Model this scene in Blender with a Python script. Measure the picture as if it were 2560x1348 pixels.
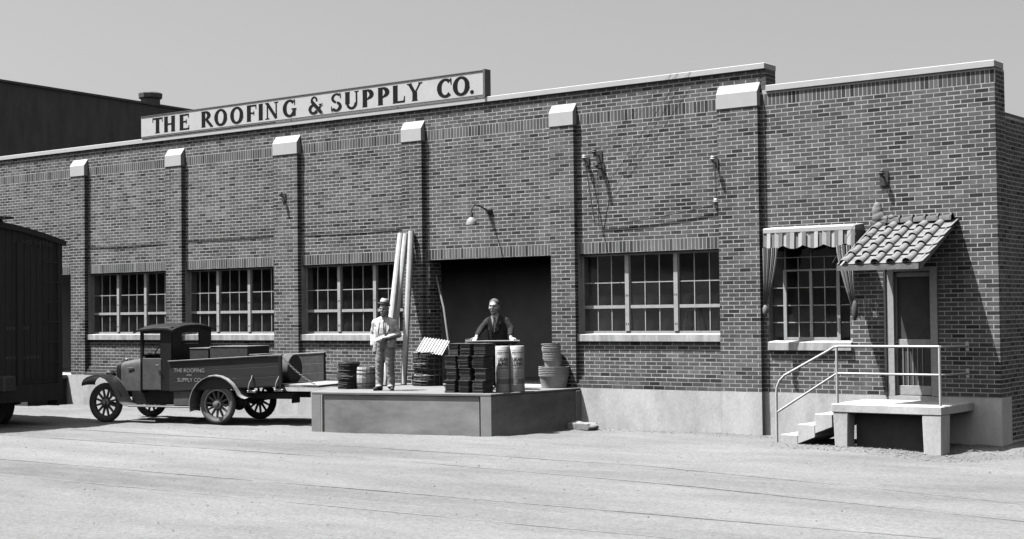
import bpy, bmesh, math, random
from mathutils import Vector, Matrix, Quaternion, noise
R = math.radians
random.seed(7)
for o in list(bpy.data.objects): bpy.data.objects.remove(o)
scn = bpy.context.scene
COL = scn.collection

# ------------------------------------------------------------------ camera
cam_d = bpy.data.cameras.new('camera'); cam = bpy.data.objects.new('camera', cam_d); COL.objects.link(cam)
YAW, PITCH, ROLL = -0.65087, 0.028796, -0.011516
fw = Vector((math.sin(YAW)*math.cos(PITCH), math.cos(YAW)*math.cos(PITCH), math.sin(PITCH)))
rt = Vector((math.cos(YAW), -math.sin(YAW), 0)); up = rt.cross(fw)
r2 = rt*math.cos(ROLL)+up*math.sin(ROLL); u2 = up*math.cos(ROLL)-rt*math.sin(ROLL)
cam.matrix_world = Matrix(((r2.x, u2.x, -fw.x, 1.6835), (r2.y, u2.y, -fw.y, -21.9076), (r2.z, u2.z, -fw.z, 1.3413), (0, 0, 0, 1)))
cam_d.sensor_fit = 'HORIZONTAL'; cam_d.sensor_width = 36.0; cam_d.lens = 3735.6/2560*36
cam_d.clip_start = 0.1; cam_d.clip_end = 2000
scn.camera = cam
# ------------------------------------------------------------------ sky, sun, exposure
SUN = Vector((-1.05, -1.0, 3.5)).normalized()
world = bpy.data.worlds.new('World'); scn.world = world; world.use_nodes = True
nt = world.node_tree; nt.nodes.clear()
sky = nt.nodes.new('ShaderNodeTexSky'); sky.sky_type = 'NISHITA'; sky.sun_disc = False
sky.sun_elevation = math.asin(SUN.z); sky.sun_rotation = math.atan2(SUN.x, SUN.y)
sky.air_density = 1.0; sky.dust_density = 3.4; sky.ozone_density = 1.0
bw = nt.nodes.new('ShaderNodeRGBToBW'); bg = nt.nodes.new('ShaderNodeBackground'); ow = nt.nodes.new('ShaderNodeOutputWorld')
bg.inputs['Strength'].default_value = 0.077
nt.links.new(sky.outputs[0], bw.inputs[0]); nt.links.new(bw.outputs[0], bg.inputs[0]); nt.links.new(bg.outputs[0], ow.inputs[0])
sd = bpy.data.lights.new('sun', 'SUN'); sd.energy = 5.0; sd.angle = R(0.5); sd.color = (1, 1, 1)
so = bpy.data.objects.new('sun', sd); COL.objects.link(so); so.rotation_mode = 'QUATERNION'
so.rotation_quaternion = SUN.to_track_quat('Z', 'Y'); so.location = SUN*60
scn.view_settings.view_transform = 'Standard'; scn.view_settings.look = 'None'
scn.view_settings.exposure = 1.19; scn.view_settings.gamma = 1.0
scn.render.engine = 'CYCLES'
scn.cycles.diffuse_bounces = 0     # a hard, contrasty film look: sun and open sky only

# ------------------------------------------------------------------ materials
ALB = .50    # pale base colours scaled down against higher exposure, so shade renders darker
def mat(name, a, rough=0.75, var=0.18, scale=6.0, metal=0.0, bump=0.0, bscale=None, spec=0.3, fine=0.0, fscale=120.0, stretch=(1, 1, 1), coat=0.0):
    a *= ALB if a > .15 else .82
    m = bpy.data.materials.new(name); m.use_nodes = True
    t = m.node_tree; b = t.nodes['Principled BSDF']; L = t.links.new
    b.inputs['Roughness'].default_value = rough; b.inputs['Metallic'].default_value = metal
    b.inputs['Specular IOR Level'].default_value = spec
    if coat: b.inputs['Coat Weight'].default_value = coat
    tc = t.nodes.new('ShaderNodeTexCoord'); mp = t.nodes.new('ShaderNodeMapping'); mp.inputs['Scale'].default_value = stretch
    L(tc.outputs['Object'], mp.inputs[0])
    n = t.nodes.new('ShaderNodeTexNoise'); n.inputs['Scale'].default_value = scale; n.inputs['Detail'].default_value = 6; n.inputs['Roughness'].default_value = 0.65
    L(mp.outputs[0], n.inputs['Vector'])
    mr = t.nodes.new('ShaderNodeMapRange'); mr.inputs[1].default_value = 0.3; mr.inputs[2].default_value = 0.7
    mr.inputs[3].default_value = a*(1-var); mr.inputs[4].default_value = a*(1+var)
    L(n.outputs[0], mr.inputs[0]); col = mr.outputs[0]
    if fine:
        n2 = t.nodes.new('ShaderNodeTexNoise'); n2.inputs['Scale'].default_value = fscale; n2.inputs['Detail'].default_value = 3
        L(mp.outputs[0], n2.inputs['Vector'])
        m2 = t.nodes.new('ShaderNodeMapRange'); m2.inputs[1].default_value = 0.3; m2.inputs[2].default_value = 0.7; m2.inputs[3].default_value = 1-fine; m2.inputs[4].default_value = 1+fine
        L(n2.outputs[0], m2.inputs[0]); mu = t.nodes.new('ShaderNodeMath'); mu.operation = 'MULTIPLY'
        L(col, mu.inputs[0]); L(m2.outputs[0], mu.inputs[1]); col = mu.outputs[0]
    L(col, b.inputs['Base Color'])
    if bump:
        nb = t.nodes.new('ShaderNodeTexNoise'); nb.inputs['Scale'].default_value = bscale or scale*4; nb.inputs['Detail'].default_value = 8
        L(mp.outputs[0], nb.inputs['Vector'])
        bp = t.nodes.new('ShaderNodeBump'); bp.inputs['Strength'].default_value = bump; bp.inputs['Distance'].default_value = 0.02
        L(nb.outputs[0], bp.inputs['Height']); L(bp.outputs[0], b.inputs['Normal'])
    return m

def brick_mat():
    m = bpy.data.materials.new('brick'); m.use_nodes = True
    t = m.node_tree; b = t.nodes['Principled BSDF']; L = t.links.new
    b.inputs['Roughness'].default_value = 0.9; b.inputs['Specular IOR Level'].default_value = 0.15
    at = t.nodes.new('ShaderNodeAttribute'); at.attribute_name = 'tone'
    ge = t.nodes.new('ShaderNodeNewGeometry')
    n = t.nodes.new('ShaderNodeTexNoise'); n.inputs['Scale'].default_value = 90; n.inputs['Detail'].default_value = 4
    L(ge.outputs['Position'], n.inputs['Vector'])
    mr = t.nodes.new('ShaderNodeMapRange'); mr.inputs[1].default_value = .25; mr.inputs[2].default_value = .75; mr.inputs[3].default_value = .72; mr.inputs[4].default_value = 1.28
    L(n.outputs[0], mr.inputs[0])
    n2 = t.nodes.new('ShaderNodeTexNoise'); n2.inputs['Scale'].default_value = .9; n2.inputs['Detail'].default_value = 5
    L(ge.outputs['Position'], n2.inputs['Vector'])
    m2 = t.nodes.new('ShaderNodeMapRange'); m2.inputs[1].default_value = .3; m2.inputs[2].default_value = .7; m2.inputs[3].default_value = .76; m2.inputs[4].default_value = 1.2
    L(n2.outputs[0], m2.inputs[0])
    mp3 = t.nodes.new('ShaderNodeMapping'); mp3.inputs['Scale'].default_value = (5, 5, .35); L(ge.outputs['Position'], mp3.inputs[0])
    n3 = t.nodes.new('ShaderNodeTexNoise'); n3.inputs['Scale'].default_value = 1.0; n3.inputs['Detail'].default_value = 5; L(mp3.outputs[0], n3.inputs['Vector'])
    m3 = t.nodes.new('ShaderNodeMapRange'); m3.inputs[1].default_value = .35; m3.inputs[2].default_value = .65; m3.inputs[3].default_value = .8; m3.inputs[4].default_value = 1.12
    L(n3.outputs[0], m3.inputs[0])
    a = t.nodes.new('ShaderNodeMath'); a.operation = 'MULTIPLY'; c = t.nodes.new('ShaderNodeMath'); c.operation = 'MULTIPLY'
    L(at.outputs['Fac'], a.inputs[0]); L(mr.outputs[0], a.inputs[1]); L(a.outputs[0], c.inputs[0]); L(m2.outputs[0], c.inputs[1])
    e = t.nodes.new('ShaderNodeMath'); e.operation = 'MULTIPLY'; L(c.outputs[0], e.inputs[0]); L(m3.outputs[0], e.inputs[1])
    L(e.outputs[0], b.inputs['Base Color'])
    bp = t.nodes.new('ShaderNodeBump'); bp.inputs['Strength'].default_value = .25; bp.inputs['Distance'].default_value = .004
    L(n.outputs[0], bp.inputs['Height']); L(bp.outputs[0], b.inputs['Normal'])
    return m

def glass_mat(name, tint=.8, gloss=.03):
    m = bpy.data.materials.new(name); m.use_nodes = True
    t = m.node_tree; t.nodes.remove(t.nodes['Principled BSDF']); o = t.nodes['Material Output']; L = t.links.new
    tr = t.nodes.new('ShaderNodeBsdfTransparent'); tr.inputs[0].default_value = (tint, tint, tint, 1)
    gl = t.nodes.new('ShaderNodeBsdfGlossy'); gl.inputs['Roughness'].default_value = gloss
    df = t.nodes.new('ShaderNodeBsdfDiffuse'); df.inputs[0].default_value = (.35, .35, .35, 1)
    lw = t.nodes.new('ShaderNodeLayerWeight'); pw = t.nodes.new('ShaderNodeMath'); pw.operation = 'POWER'; pw.inputs[1].default_value = 4.0; L(lw.outputs['Facing'], pw.inputs[0])
    fr = t.nodes.new('ShaderNodeMapRange'); fr.inputs[3].default_value = .022; fr.inputs[4].default_value = .9; L(pw.outputs[0], fr.inputs[0])
    m1 = t.nodes.new('ShaderNodeMixShader'); m2 = t.nodes.new('ShaderNodeMixShader')
    tc = t.nodes.new('ShaderNodeTexCoord'); n = t.nodes.new('ShaderNodeTexNoise'); n.inputs['Scale'].default_value = 5; n.inputs['Detail'].default_value = 8
    L(tc.outputs['Object'], n.inputs['Vector'])
    mr = t.nodes.new('ShaderNodeMapRange'); mr.inputs[1].default_value = .45; mr.inputs[2].default_value = .8; mr.inputs[3].default_value = .008; mr.inputs[4].default_value = .07
    L(n.outputs[0], mr.inputs[0])
    L(mr.outputs[0], m1.inputs[0]); L(tr.outputs[0], m1.inputs[1]); L(df.outputs[0], m1.inputs[2])
    L(fr.outputs[0], m2.inputs[0]); L(m1.outputs[0], m2.inputs[1]); L(gl.outputs[0], m2.inputs[2])
    L(m2.outputs[0], o.inputs[0])
    return m

def ground_mat():
    m = bpy.data.materials.new('gravel_ground'); m.use_nodes = True
    t = m.node_tree; b = t.nodes['Principled BSDF']; L = t.links.new
    b.inputs['Roughness'].default_value = .95; b.inputs['Specular IOR Level'].default_value = .1
    ge = t.nodes.new('ShaderNodeNewGeometry'); sx = t.nodes.new('ShaderNodeSeparateXYZ'); L(ge.outputs['Position'], sx.inputs[0])
    def nz(s, d=6, r=.6, sc=(1, 1, 1)):
        mp = t.nodes.new('ShaderNodeMapping'); mp.inputs['Scale'].default_value = sc; L(ge.outputs['Position'], mp.inputs[0])
        n = t.nodes.new('ShaderNodeTexNoise'); n.inputs['Scale'].default_value = s; n.inputs['Detail'].default_value = d; n.inputs['Roughness'].default_value = r
        L(mp.outputs[0], n.inputs['Vector']); return n.outputs[0]
    def rng(v, a, b_, c, d):
        k = t.nodes.new('ShaderNodeMapRange'); k.inputs[1].default_value = a; k.inputs[2].default_value = b_; k.inputs[3].default_value = c; k.inputs[4].default_value = d
        L(v, k.inputs[0]); return k.outputs[0]
    def mth(op, a, b_):
        k = t.nodes.new('ShaderNodeMath'); k.operation = op
        for i, v in enumerate((a, b_)):
            if isinstance(v, (int, float)): k.inputs[i].default_value = v
            else: L(v, k.inputs[i])
        return k.outputs[0]
    base = rng(nz(.6, 8, .6, (.5, 1.6, 1)), .3, .7, .148, .226)
    fine = rng(nz(22, 6, .75), .3, .7, .72, 1.24)
    speck = rng(nz(38, 3, .6), .60, .72, 1.0, .5)
    col = mth('MULTIPLY', mth('MULTIPLY', base, fine), speck)
    # oily, worn dirt between the rails of the near track, strongest to the left
    wob = mth('ADD', sx.outputs['Y'], rng(nz(1.2, 4), .3, .7, -.18, .18))
    band = mth('MULTIPLY', rng(wob, -10.5, -10.25, 0, 1), rng(wob, -9.3, -9.0, 1, 0))
    band = mth('MULTIPLY', band, rng(sx.outputs['X'], -17.5, -3.0, .26, .04))
    band = mth('MULTIPLY', band, rng(nz(2.6, 8, .75, (.5, 1.5, 1)), .35, .65, .3, 1.3))
    col = mth('MULTIPLY', col, mth('SUBTRACT', 1.0, band))
    band2 = mth('MULTIPLY', rng(wob, -6.5, -6.1, 0, 1), rng(wob, -5.2, -4.9, 1, 0))
    band2 = mth('MULTIPLY', band2, rng(nz(2.0, 8, .75, (.4, 1.5, 1)), .4, .7, 0, .22))
    col = mth('MULTIPLY', col, mth('SUBTRACT', 1.0, band2))
    L(col, b.inputs['Base Color'])
    h = mth('ADD', mth('MULTIPLY', nz(14, 8, .75), 1.0), mth('MULTIPLY', nz(50, 4, .6), .5))
    bp = t.nodes.new('ShaderNodeBump'); bp.inputs['Strength'].default_value = .8; bp.inputs['Distance'].default_value = .035
    L(h, bp.inputs['Height']); L(bp.outputs[0], b.inputs['Normal'])
    return m

M = {
 'brick': brick_mat(), 'ground': ground_mat(),
 'mortar': mat('mortar', .84, .95, .3, 2.5, fine=.1),
 'concrete': mat('pale_concrete', .94, .9, .22, 2.2, bump=.15, bscale=30, fine=.08, fscale=60, stretch=(1, 1, .45)),
 'sill': mat('stone_sill', .76, .9, .34, 8, bump=.1, fine=.08, stretch=(1, 1, .25)),
 'white': mat('white_paint', .95, .6, .07, 8, fine=.04),
 'cap': mat('whitewashed_stone', .86, .85, .05, 4, fine=.03),
 'frame': mat('window_paint', .74, .6, .14, 14, fine=.06),
 'frame_dark': mat('weathered_paint', .3, .7, .3, 20, fine=.2),
 'glass': glass_mat('window_glass'),
 'black': mat('black_paint', .06, .5, .3, 9, fine=.1),
 'soot': mat('sooty_boards', .1, .8, .3, 3, fine=.12, stretch=(1, 1, .3)),
 'letter': mat('black_lettering', .02, .8, .25, 30, spec=.05),
 'trim': mat('grey_trim', .22, .7, .2, 20),
 'deck': mat('worn_concrete_deck', .36, .9, .12, 3, bump=.1, fine=.06),
 'dockface': mat('grey_painted_dock', .5, .75, .42, 1.3, bump=.05, fine=.05, fscale=90, stretch=(.55, 1, 1.6)),
 'dockpost': mat('grey_dock_post', .55, .75, .1, 5, fine=.06),
 'interior': mat('warehouse_interior', .75, .95, .2, 1),
 'wood': mat('pale_wood', .5, .8, .2, 5, fine=.1, stretch=(4, 4, .6)),
 'roofing': mat('tar_roof', .1, .9, .2, 2),
 'steel': mat('galvanised_steel', .98, .5, .14, 9, metal=.08, fine=.06),
 'rail_steel': mat('rail_steel', .42, .5, .3, 8, metal=.3),
 'pipe_paint': mat('white_pipe_paint', .9, .5, .08, 12),
 'clay': mat('clay_tile', .33, .8, .4, 7, bump=.12, fine=.12),
 'claydark': mat('dark_clay', .2, .85, .25, 9, fine=.12),
 'canvas': mat('white_canvas', .82, .9, .06, 10, fine=.05), 'canvas_grey': mat('grey_canvas', .36, .9, .1, 10, fine=.06),
 'canvas_dark': mat('dark_canvas', .1, .9, .15, 10),
 'lamp_white': mat('lamp_enamel', .55, .4, .1, 9), 'iron': mat('dark_iron', .06, .6, .3, 30),
 'screen_and_shade': mat('dark_screen_and_shade', .085, .9, .2, 6),  # dark door screens, also the painted shade of dock base and stoop
 'porcelain': mat('porcelain', .85, .25, .03, 9),
}
# ------------------------------------------------------------------ mesh builder
class MB:
    def __init__(s): s.v = []; s.f = []; s.t = []
    def add(s, vs, fs, tone=None):
        n = len(s.v); s.v.extend([tuple(x) for x in vs]); s.f.extend([tuple(i+n for i in f) for f in fs])
        s.t.extend([tone if tone is not None else 0.0]*len(fs)); return s
    def box(s, x0, x1, y0, y1, z0, z1, tone=None):
        vs = [(x0, y0, z0), (x1, y0, z0), (x1, y1, z0), (x0, y1, z0), (x0, y0, z1), (x1, y0, z1), (x1, y1, z1), (x0, y1, z1)]
        return s.add(vs, [(0, 3, 2, 1), (4, 5, 6, 7), (0, 1, 5, 4), (1, 2, 6, 5), (2, 3, 7, 6), (3, 0, 4, 7)], tone)
    def hexa(s, p): return s.add(p, [(0, 3, 2, 1), (4, 5, 6, 7), (0, 1, 5, 4), (1, 2, 6, 5), (2, 3, 7, 6), (3, 0, 4, 7)])
    def tube(s, pts, rad, n=8, cap=True, closed=False):
        pts = [Vector(p) for p in pts]; m = len(pts)
        if not hasattr(rad, '__len__'): rad = [rad]*m
        vs = []; prev = None
        for i, p in enumerate(pts):
            if closed: d = pts[(i+1) % m]-pts[i-1]
            else: d = pts[min(i+1, m-1)]-pts[max(i-1, 0)]
            d.normalize()
            if prev is None:
                a = Vector((0, 0, 1)) if abs(d.z) < .9 else Vector((1, 0, 0)); a = (a-d*a.dot(d)).normalized()
            else: a = (prev-d*prev.dot(d)).normalized()
            prev = a; b = d.cross(a)
            for k in range(n):
                q = 2*math.pi*k/n; vs.append(p+(a*math.cos(q)+b*math.sin(q))*rad[i])
        fs = []
        for i in range(m if closed else m-1):
            j = (i+1) % m
            for k in range(n): fs.append((i*n+k, i*n+(k+1) % n, j*n+(k+1) % n, j*n+k))
        if cap and not closed: fs += [tuple(range(n-1, -1, -1)), tuple(range((m-1)*n, m*n))]
        return s.add(vs, fs)
    def lathe(s, prof, c=(0, 0, 0), n=24, axis='z', cap=True):
        vs = []
        for r, h in prof:
            for k in range(n):
                q = 2*math.pi*k/n; a, b = r*math.cos(q), r*math.sin(q)
                vs.append({'z': (c[0]+a, c[1]+b, c[2]+h), 'x': (c[0]+h, c[1]+a, c[2]+b), 'y': (c[0]+b, c[1]+h, c[2]+a)}[axis])
        fs = []; m = len(prof)
        for i in range(m-1):
            for k in range(n): fs.append((i*n+k, i*n+(k+1) % n, (i+1)*n+(k+1) % n, (i+1)*n+k))
        if cap: fs += [tuple(range(n-1, -1, -1)), tuple(range((m-1)*n, m*n))]
        return s.add(vs, fs)
    def loft(s, rings, cap=True):
        n = len(rings[0]); vs = [p for r in rings for p in r]; fs = []
        for i in range(len(rings)-1):
            for k in range(n): fs.append((i*n+k, i*n+(k+1) % n, (i+1)*n+(k+1) % n, (i+1)*n+k))
        if cap: fs += [tuple(range(n-1, -1, -1)), tuple(range((len(rings)-1)*n, len(rings)*n))]
        return s.add(vs, fs)
    def ell(s, c, r, n=14, m=9, rot=None):
        vs = []; fs = []
        for i in range(m+1):
            p = math.pi*i/m
            for k in range(n):
                q = 2*math.pi*k/n; w = Vector((r[0]*math.sin(p)*math.cos(q), r[1]*math.sin(p)*math.sin(q), r[2]*math.cos(p)))
                if rot: w = rot @ w
                vs.append(Vector(c)+w)
        for i in range(m):
            for k in range(n): fs.append((i*n+k, (i+1)*n+k, (i+1)*n+(k+1) % n, i*n+(k+1) % n))
        return s.add(vs, fs)
    def prism(s, poly, x0, x1, axis='x'):
        # poly in the plane across the axis; x: (y,z)  y: (x,z)  z: (x,y)
        f = {'x': lambda a, p: (a, p[0], p[1]), 'y': lambda a, p: (p[0], a, p[1]), 'z': lambda a, p: (p[0], p[1], a)}[axis]
        n = len(poly); vs = [f(x0, p) for p in poly]+[f(x1, p) for p in poly]
        return s.add(vs, [tuple(range(n)), tuple(range(2*n-1, n-1, -1))]+[(i, i+n, (i+1) % n+n, (i+1) % n) for i in range(n)])
    def mesh(s, name, m, smooth=False, tone=False, bevel=0, fix=True, seg=1):
        me = bpy.data.meshes.new(name); me.from_pydata(s.v, [], s.f)
        if tone:
            at = me.attributes.new('tone', 'FLOAT', 'FACE'); at.data.foreach_set('value', s.t)
        elif fix:
            bm = bmesh.new(); bm.from_mesh(me)
            if smooth or bevel: bmesh.ops.remove_doubles(bm, verts=bm.verts, dist=1e-5)
            bmesh.ops.recalc_face_normals(bm, faces=bm.faces)
            if bevel: bmesh.ops.bevel(bm, geom=[e for e in bm.edges if e.is_manifold and e.calc_face_angle(0) > .5], offset=bevel, segments=seg, affect='EDGES', profile=.6)
            bm.to_mesh(me); bm.free()
        if smooth: me.shade_smooth(); me.set_sharp_from_angle(angle=R(smooth if smooth > 1 else 40))
        if m: me.materials.append(M[m] if isinstance(m, str) else m)
        return me
    def build(s, name, m, parent=None, **k):
        return put(name, s.mesh(name, m, **k), parent)
def put(name, me, parent=None, loc=(0, 0, 0), rot=(0, 0, 0)):
    o = bpy.data.objects.new(name, me); COL.objects.link(o); o.parent = parent; o.location = loc; o.rotation_euler = rot
    return o
def thing(name, label, cat, loc=(0, 0, 0), rz=0, group=None, rot=None):
    o = bpy.data.objects.new(name, None); COL.objects.link(o); o.location = loc; o.rotation_euler = rot or (0, 0, rz)
    o.empty_display_size = .2
    return tag(o, label, cat, group)
def tag(o, label=None, cat=None, group=None, kind=None):
    if label: o['label'] = label
    if cat: o['category'] = cat
    if group: o['group'] = group
    if kind: o['kind'] = kind
    return o
def copy_tree(o, parent=None):
    c = o.copy(); COL.objects.link(c); c.parent = parent
    for ch in list(o.children): copy_tree(ch, c)
    return c
def text_mesh(name, s, size, m, extrude=.001, bold=0.0):
    cu = bpy.data.curves.new('t', 'FONT'); cu.body = s; cu.size = size; cu.extrude = extrude; cu.offset = bold; cu.align_x = 'CENTER'; cu.align_y = 'CENTER'; cu.resolution_u = 3
    ob = bpy.data.objects.new('t', cu); COL.objects.link(ob)
    dg = bpy.context.evaluated_depsgraph_get(); dg.update()
    me = bpy.data.meshes.new_from_object(ob.evaluated_get(dg)); me.name = name
    bpy.data.objects.remove(ob); bpy.data.curves.remove(cu)
    me.materials.clear(); me.materials.append(M[m]); return me
def remesh(mb, name, m, vox=.012, smooth=4, parent=None, fold=0):
    me = mb.mesh(name, m); ob = bpy.data.objects.new('tmp', me); COL.objects.link(ob)
    r = ob.modifiers.new('r', 'REMESH'); r.mode = 'VOXEL'; r.voxel_size = vox
    k = ob.modifiers.new('s', 'SMOOTH'); k.iterations = smooth; k.factor = .5
    dg = bpy.context.evaluated_depsgraph_get(); dg.update()
    me2 = bpy.data.meshes.new_from_object(ob.evaluated_get(dg)); me2.name = name
    bpy.data.objects.remove(ob); bpy.data.meshes.remove(me)
    if fold:
        nrm = [v.normal.copy() for v in me2.vertices]
        for v, n_ in zip(me2.vertices, nrm):
            d_ = noise.noise(Vector((v.co.x*9, v.co.y*9, v.co.z*16+v.co.x*10)))+.5*noise.noise(Vector((v.co.x*24, v.co.y*24, v.co.z*30)))
            v.co += n_*d_*fold
    me2.shade_smooth(); me2.materials.clear(); me2.materials.append(M[m] if isinstance(m, str) else m)
    return put(name, me2, parent)

# ------------------------------------------------------------------ ground and tracks
def gz(x, y):
    k_ = .3 if -11.2 < y < -4.5 else 1.0
    z = -.7+k_*(.022*noise.noise(Vector((x*.8, y*.8, 0)))+.012*noise.noise(Vector((x*3, y*3, 4)))+.010*noise.noise(Vector((x*8, y*8, 9))))
    z -= .09*math.exp(-((x+6.2)**2/.9+(y+1.7)**2/.8))
    return z
def axis(a, b, step, far):
    out = []; x = a
    while x < b: out.append(x); x += step
    out.append(b); g = step; lo = []; p = a
    while p > -far: g *= 1.5; p -= g; lo.append(p)
    hi = []; p = b; g = step
    while p < far: g *= 1.5; p += g; hi.append(p)
    return lo[::-1]+out+hi
xs = axis(-30, 2, .16, 420); ys = axis(-15, .3, .13, 420)
g = MB(); g.v = [(x, y, gz(x, y)) for y in ys for x in xs]; nx = len(xs)
g.f = [(j*nx+i, j*nx+i+1, (j+1)*nx+i+1, (j+1)*nx+i) for j in range(len(ys)-1) for i in range(nx-1)]; g.t = [0]*len(g.f)
tag(g.build('ground', 'ground', smooth=180), kind='structure')
def track(name, paths):
    t = bpy.data.objects.new(name, None); COL.objects.link(t); t['kind'] = 'structure'
    for path in paths:
        mb = MB()
        fine = []
        for (xa, ya), (xb, yb) in zip(path[:-1], path[1:]):
            k = max(2, int(abs(xb-xa)/.5))
            fine += [(xa+(xb-xa)*i/k, ya+(yb-ya)*i/k) for i in range(k)]
        fine.append(path[-1])
        rings = []
        for x, y in fine:
            # worn railhead barely proud of the dirt, buried here and there
            z = -.7+.006+.006*noise.noise(Vector((x*.35, y, 3)))
            rings.append([(x, y-.022, z-.1), (x, y-.022, z), (x, y+.022, z), (x, y+.022, z-.1)])
        mb.loft(rings); mb.build('rail', 'rail_steel', t)
track('wall_side_railway_track', [[(-60, -5.0), (-21, -5.0), (-15, -4.95), (-8.9, -5.15), (-5.2, -5.95), (0, -7.3), (8, -10)],
                         [(-60, -6.43), (-18, -6.43), (-11.6, -6.35), (-7.1, -6.85), (-3.2, -7.6), (3, -9.6)]])
track('near_railway_track', [[(-60, -9.2), (10, -9.05)], [(-60, -10.55), (10, -10.3)]])

# ------------------------------------------------------------------ the warehouse
H, BL, JT, PR = .0677, .2127, .0135, .0010
PD = .10
PIL = [(-28.06, -27.53), (-24.62, -24.09), (-21.18, -20.47), (-17.60, -17.09), (-14.04, -13.52), (-10.60, -9.85)]
XC, XL = -5.97, -34.0
ZT, ZT2 = 78*H, 72.4*H
wh = thing('warehouse', 'long one-storey dark brick warehouse with whitened pilaster caps and parapet coping', 'building', (0, 0, -.7))
OFF = .7   # the building's base is the ground
class WB(MB):   # wall bits given in facade heights (0 = floor), stored above the base
    def box(s, x0, x1, y0, y1, z0, z1, tone=None): return MB.box(s, x0, x1, y0, y1, z0+OFF, z1+OFF, tone)
WT = .33
wall = WB()
bays = [(PIL[i][1], PIL[i+1][0]) for i in range(5)]
WIN = [0, 1, 2, 4]     # bays with windows, bay 3 is the loading door
DOOR = (-16.99, -14.06)
for i, (a, b) in enumerate(PIL):
    wall.box(a, b, 0, WT, 0, ZT)
    wall.box(a+.001, b-.001, -PD+.0002, 0, 0, 69*H)
wall.box(XL, -31.0, 0, WT, 0, ZT); wall.box(-31.0, PIL[0][0], 0, WT, 35*H, ZT)
for i, (a, b) in enumerate(bays):
    if i in WIN:
        wall.box(a, b, 0, WT, 0, 12*H); wall.box(a, b, 0, WT, 35*H, ZT)
        for k, d in enumerate((.1, .066, .033)): wall.box(a, b, -d+.003, 0, k*H, (k+1)*H-.004)
    else:
        wall.box(a, DOOR[0], 0, WT, 0, 35*H); wall.box(DOOR[1], b, 0, WT, 0, 35*H); wall.box(a, b, 0, WT, 35*H, ZT)
OW = (-9.75, -8.33, 10*H, 35*H); OD = (-7.74, -6.90, 0, 29*H)
R0 = PIL[5][1]
wall.box(R0, OW[0], 0, WT, 0, ZT2); wall.box(OW[0], OW[1], 0, WT, 0, OW[2]); wall.box(OW[0], OW[1], 0, WT, OW[3], ZT2)
wall.box(OW[1], OD[0], 0, WT, 0, ZT2); wall.box(OD[0], OD[1], 0, WT, OD[3], ZT2); wall.box(OD[1], XC, 0, WT, 0, ZT2)
wall.box(XC-.30, XC, WT, .42, 0, ZT2); wall.box(XC-.33, XC-.03, .42, 14, -.7, 62.5*H)
wallo = wall.build('wall', 'mortar', wh)
tones = lambda: random.choice((.036, .042, .05)) if random.random() < .11 else min(.16, max(.045, random.gauss(.101, .019)))
BR = []    # every brick: x0,x1,y0,y1,z0,z1,tone
def rowfill(x0, x1, k, y, openings=(), dark=1.0, off=None, depth=.05, proud=PR, grow=(0, 0)):
    z0, z1 = k*H+JT/2, (k+1)*H-JT/2
    o = ((k % 2)*BL/2 if off is None else off)+random.uniform(-.006, .006)
    n = math.floor((x0-o)/BL)
    x = n*BL+o
    rowt = random.gauss(1, .05)
    first = True
    while x < x1:
        if x+BL-x0 < .035: x += BL; continue          # no slivers at the ends: the neighbour is cut longer
        a, b = max(x+JT/2, x0), min(x+BL-JT/2, x1)
        if first: a = x0-grow[0]; first = False
        last = x1-(x+BL) < .035
        if last: b = x1+grow[1]
        ivs = [(a, b)]
        for (c, d) in openings:
            nv = []
            for (p, q) in ivs:
                if d <= p or c >= q: nv.append((p, q))
                else:
                    if c > p: nv.append((p, c-.003))
                    if d < q: nv.append((d+.003, q))
            ivs = nv
        for (p, q) in ivs:
            if q-p > .025:
                pr = proud*random.uniform(.6, 1.6)
                BR.append((p, q, y-pr, y+depth, z0+random.uniform(-.0012, .0012), z1+random.uniform(-.0012, .0012), tones()*dark*rowt))
        x += BL
        if last: break
def soldiers(x0, x1, k, y, dark=1.0):
    z0, z1 = k*H+JT/2, (k+3)*H-JT/2
    n = round((x1-x0)/.0725); w = (x1-x0)/n
    for i in range(n):
        BR.append((x0+i*w+JT*.42, x0+(i+1)*w-JT*.42, y-PR*random.uniform(.6, 1.6), y+.05, z0+random.uniform(-.002, .002), z1, tones()*dark))
# left end bay
for k in range(78):
    if 35 <= k < 38: soldiers(-31.0, PIL[0][0], 35, 0) if k == 35 else None; continue
    if 69 <= k < 72: soldiers(XL, PIL[0][0], 69, 0) if k == 69 else None; continue
    rowfill(XL, -31.0 if k < 35 else PIL[0][0], k, 0)
for i, (a, b) in enumerate(bays):
    op = [(a, b)] if i in WIN else [DOOR]
    k0 = 12 if i in WIN else 0
    for k in range(78):
        if 35 <= k < 38:
            if k == 35: soldiers(a+.005, b-.003, 35, 0, 1.15)
            continue
        if 69 <= k < 72:
            if k == 69: soldiers(a+.005, b-.003, 69, 0)
            continue
        y = 0
        if i in WIN and k < 3: y = -(.1, .066, .033)[k]
        dk = .62 if (k in (44, 46) and i in (1, 2)) or (k == 45 and i == 4) else 1.0
        rowfill(a, b, k, y, op if k0 <= k < 35 else (), dk, depth=.05 if y == 0 else -y+.01)
for (a, b) in PIL:
    for k in range(69):
        rowfill(a, b, k, -PD, depth=PD-.002, off=a+((k % 2)*BL/2 if (b-a) < .6 else BL/4+(k % 2)*BL/2), dark=.6 if (k in (54, 52) and a in (-21.18, -28.06)) else 1.0, grow=(.001, .001))
    for k in range(69, 78): rowfill(a, b, k, 0)
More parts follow.
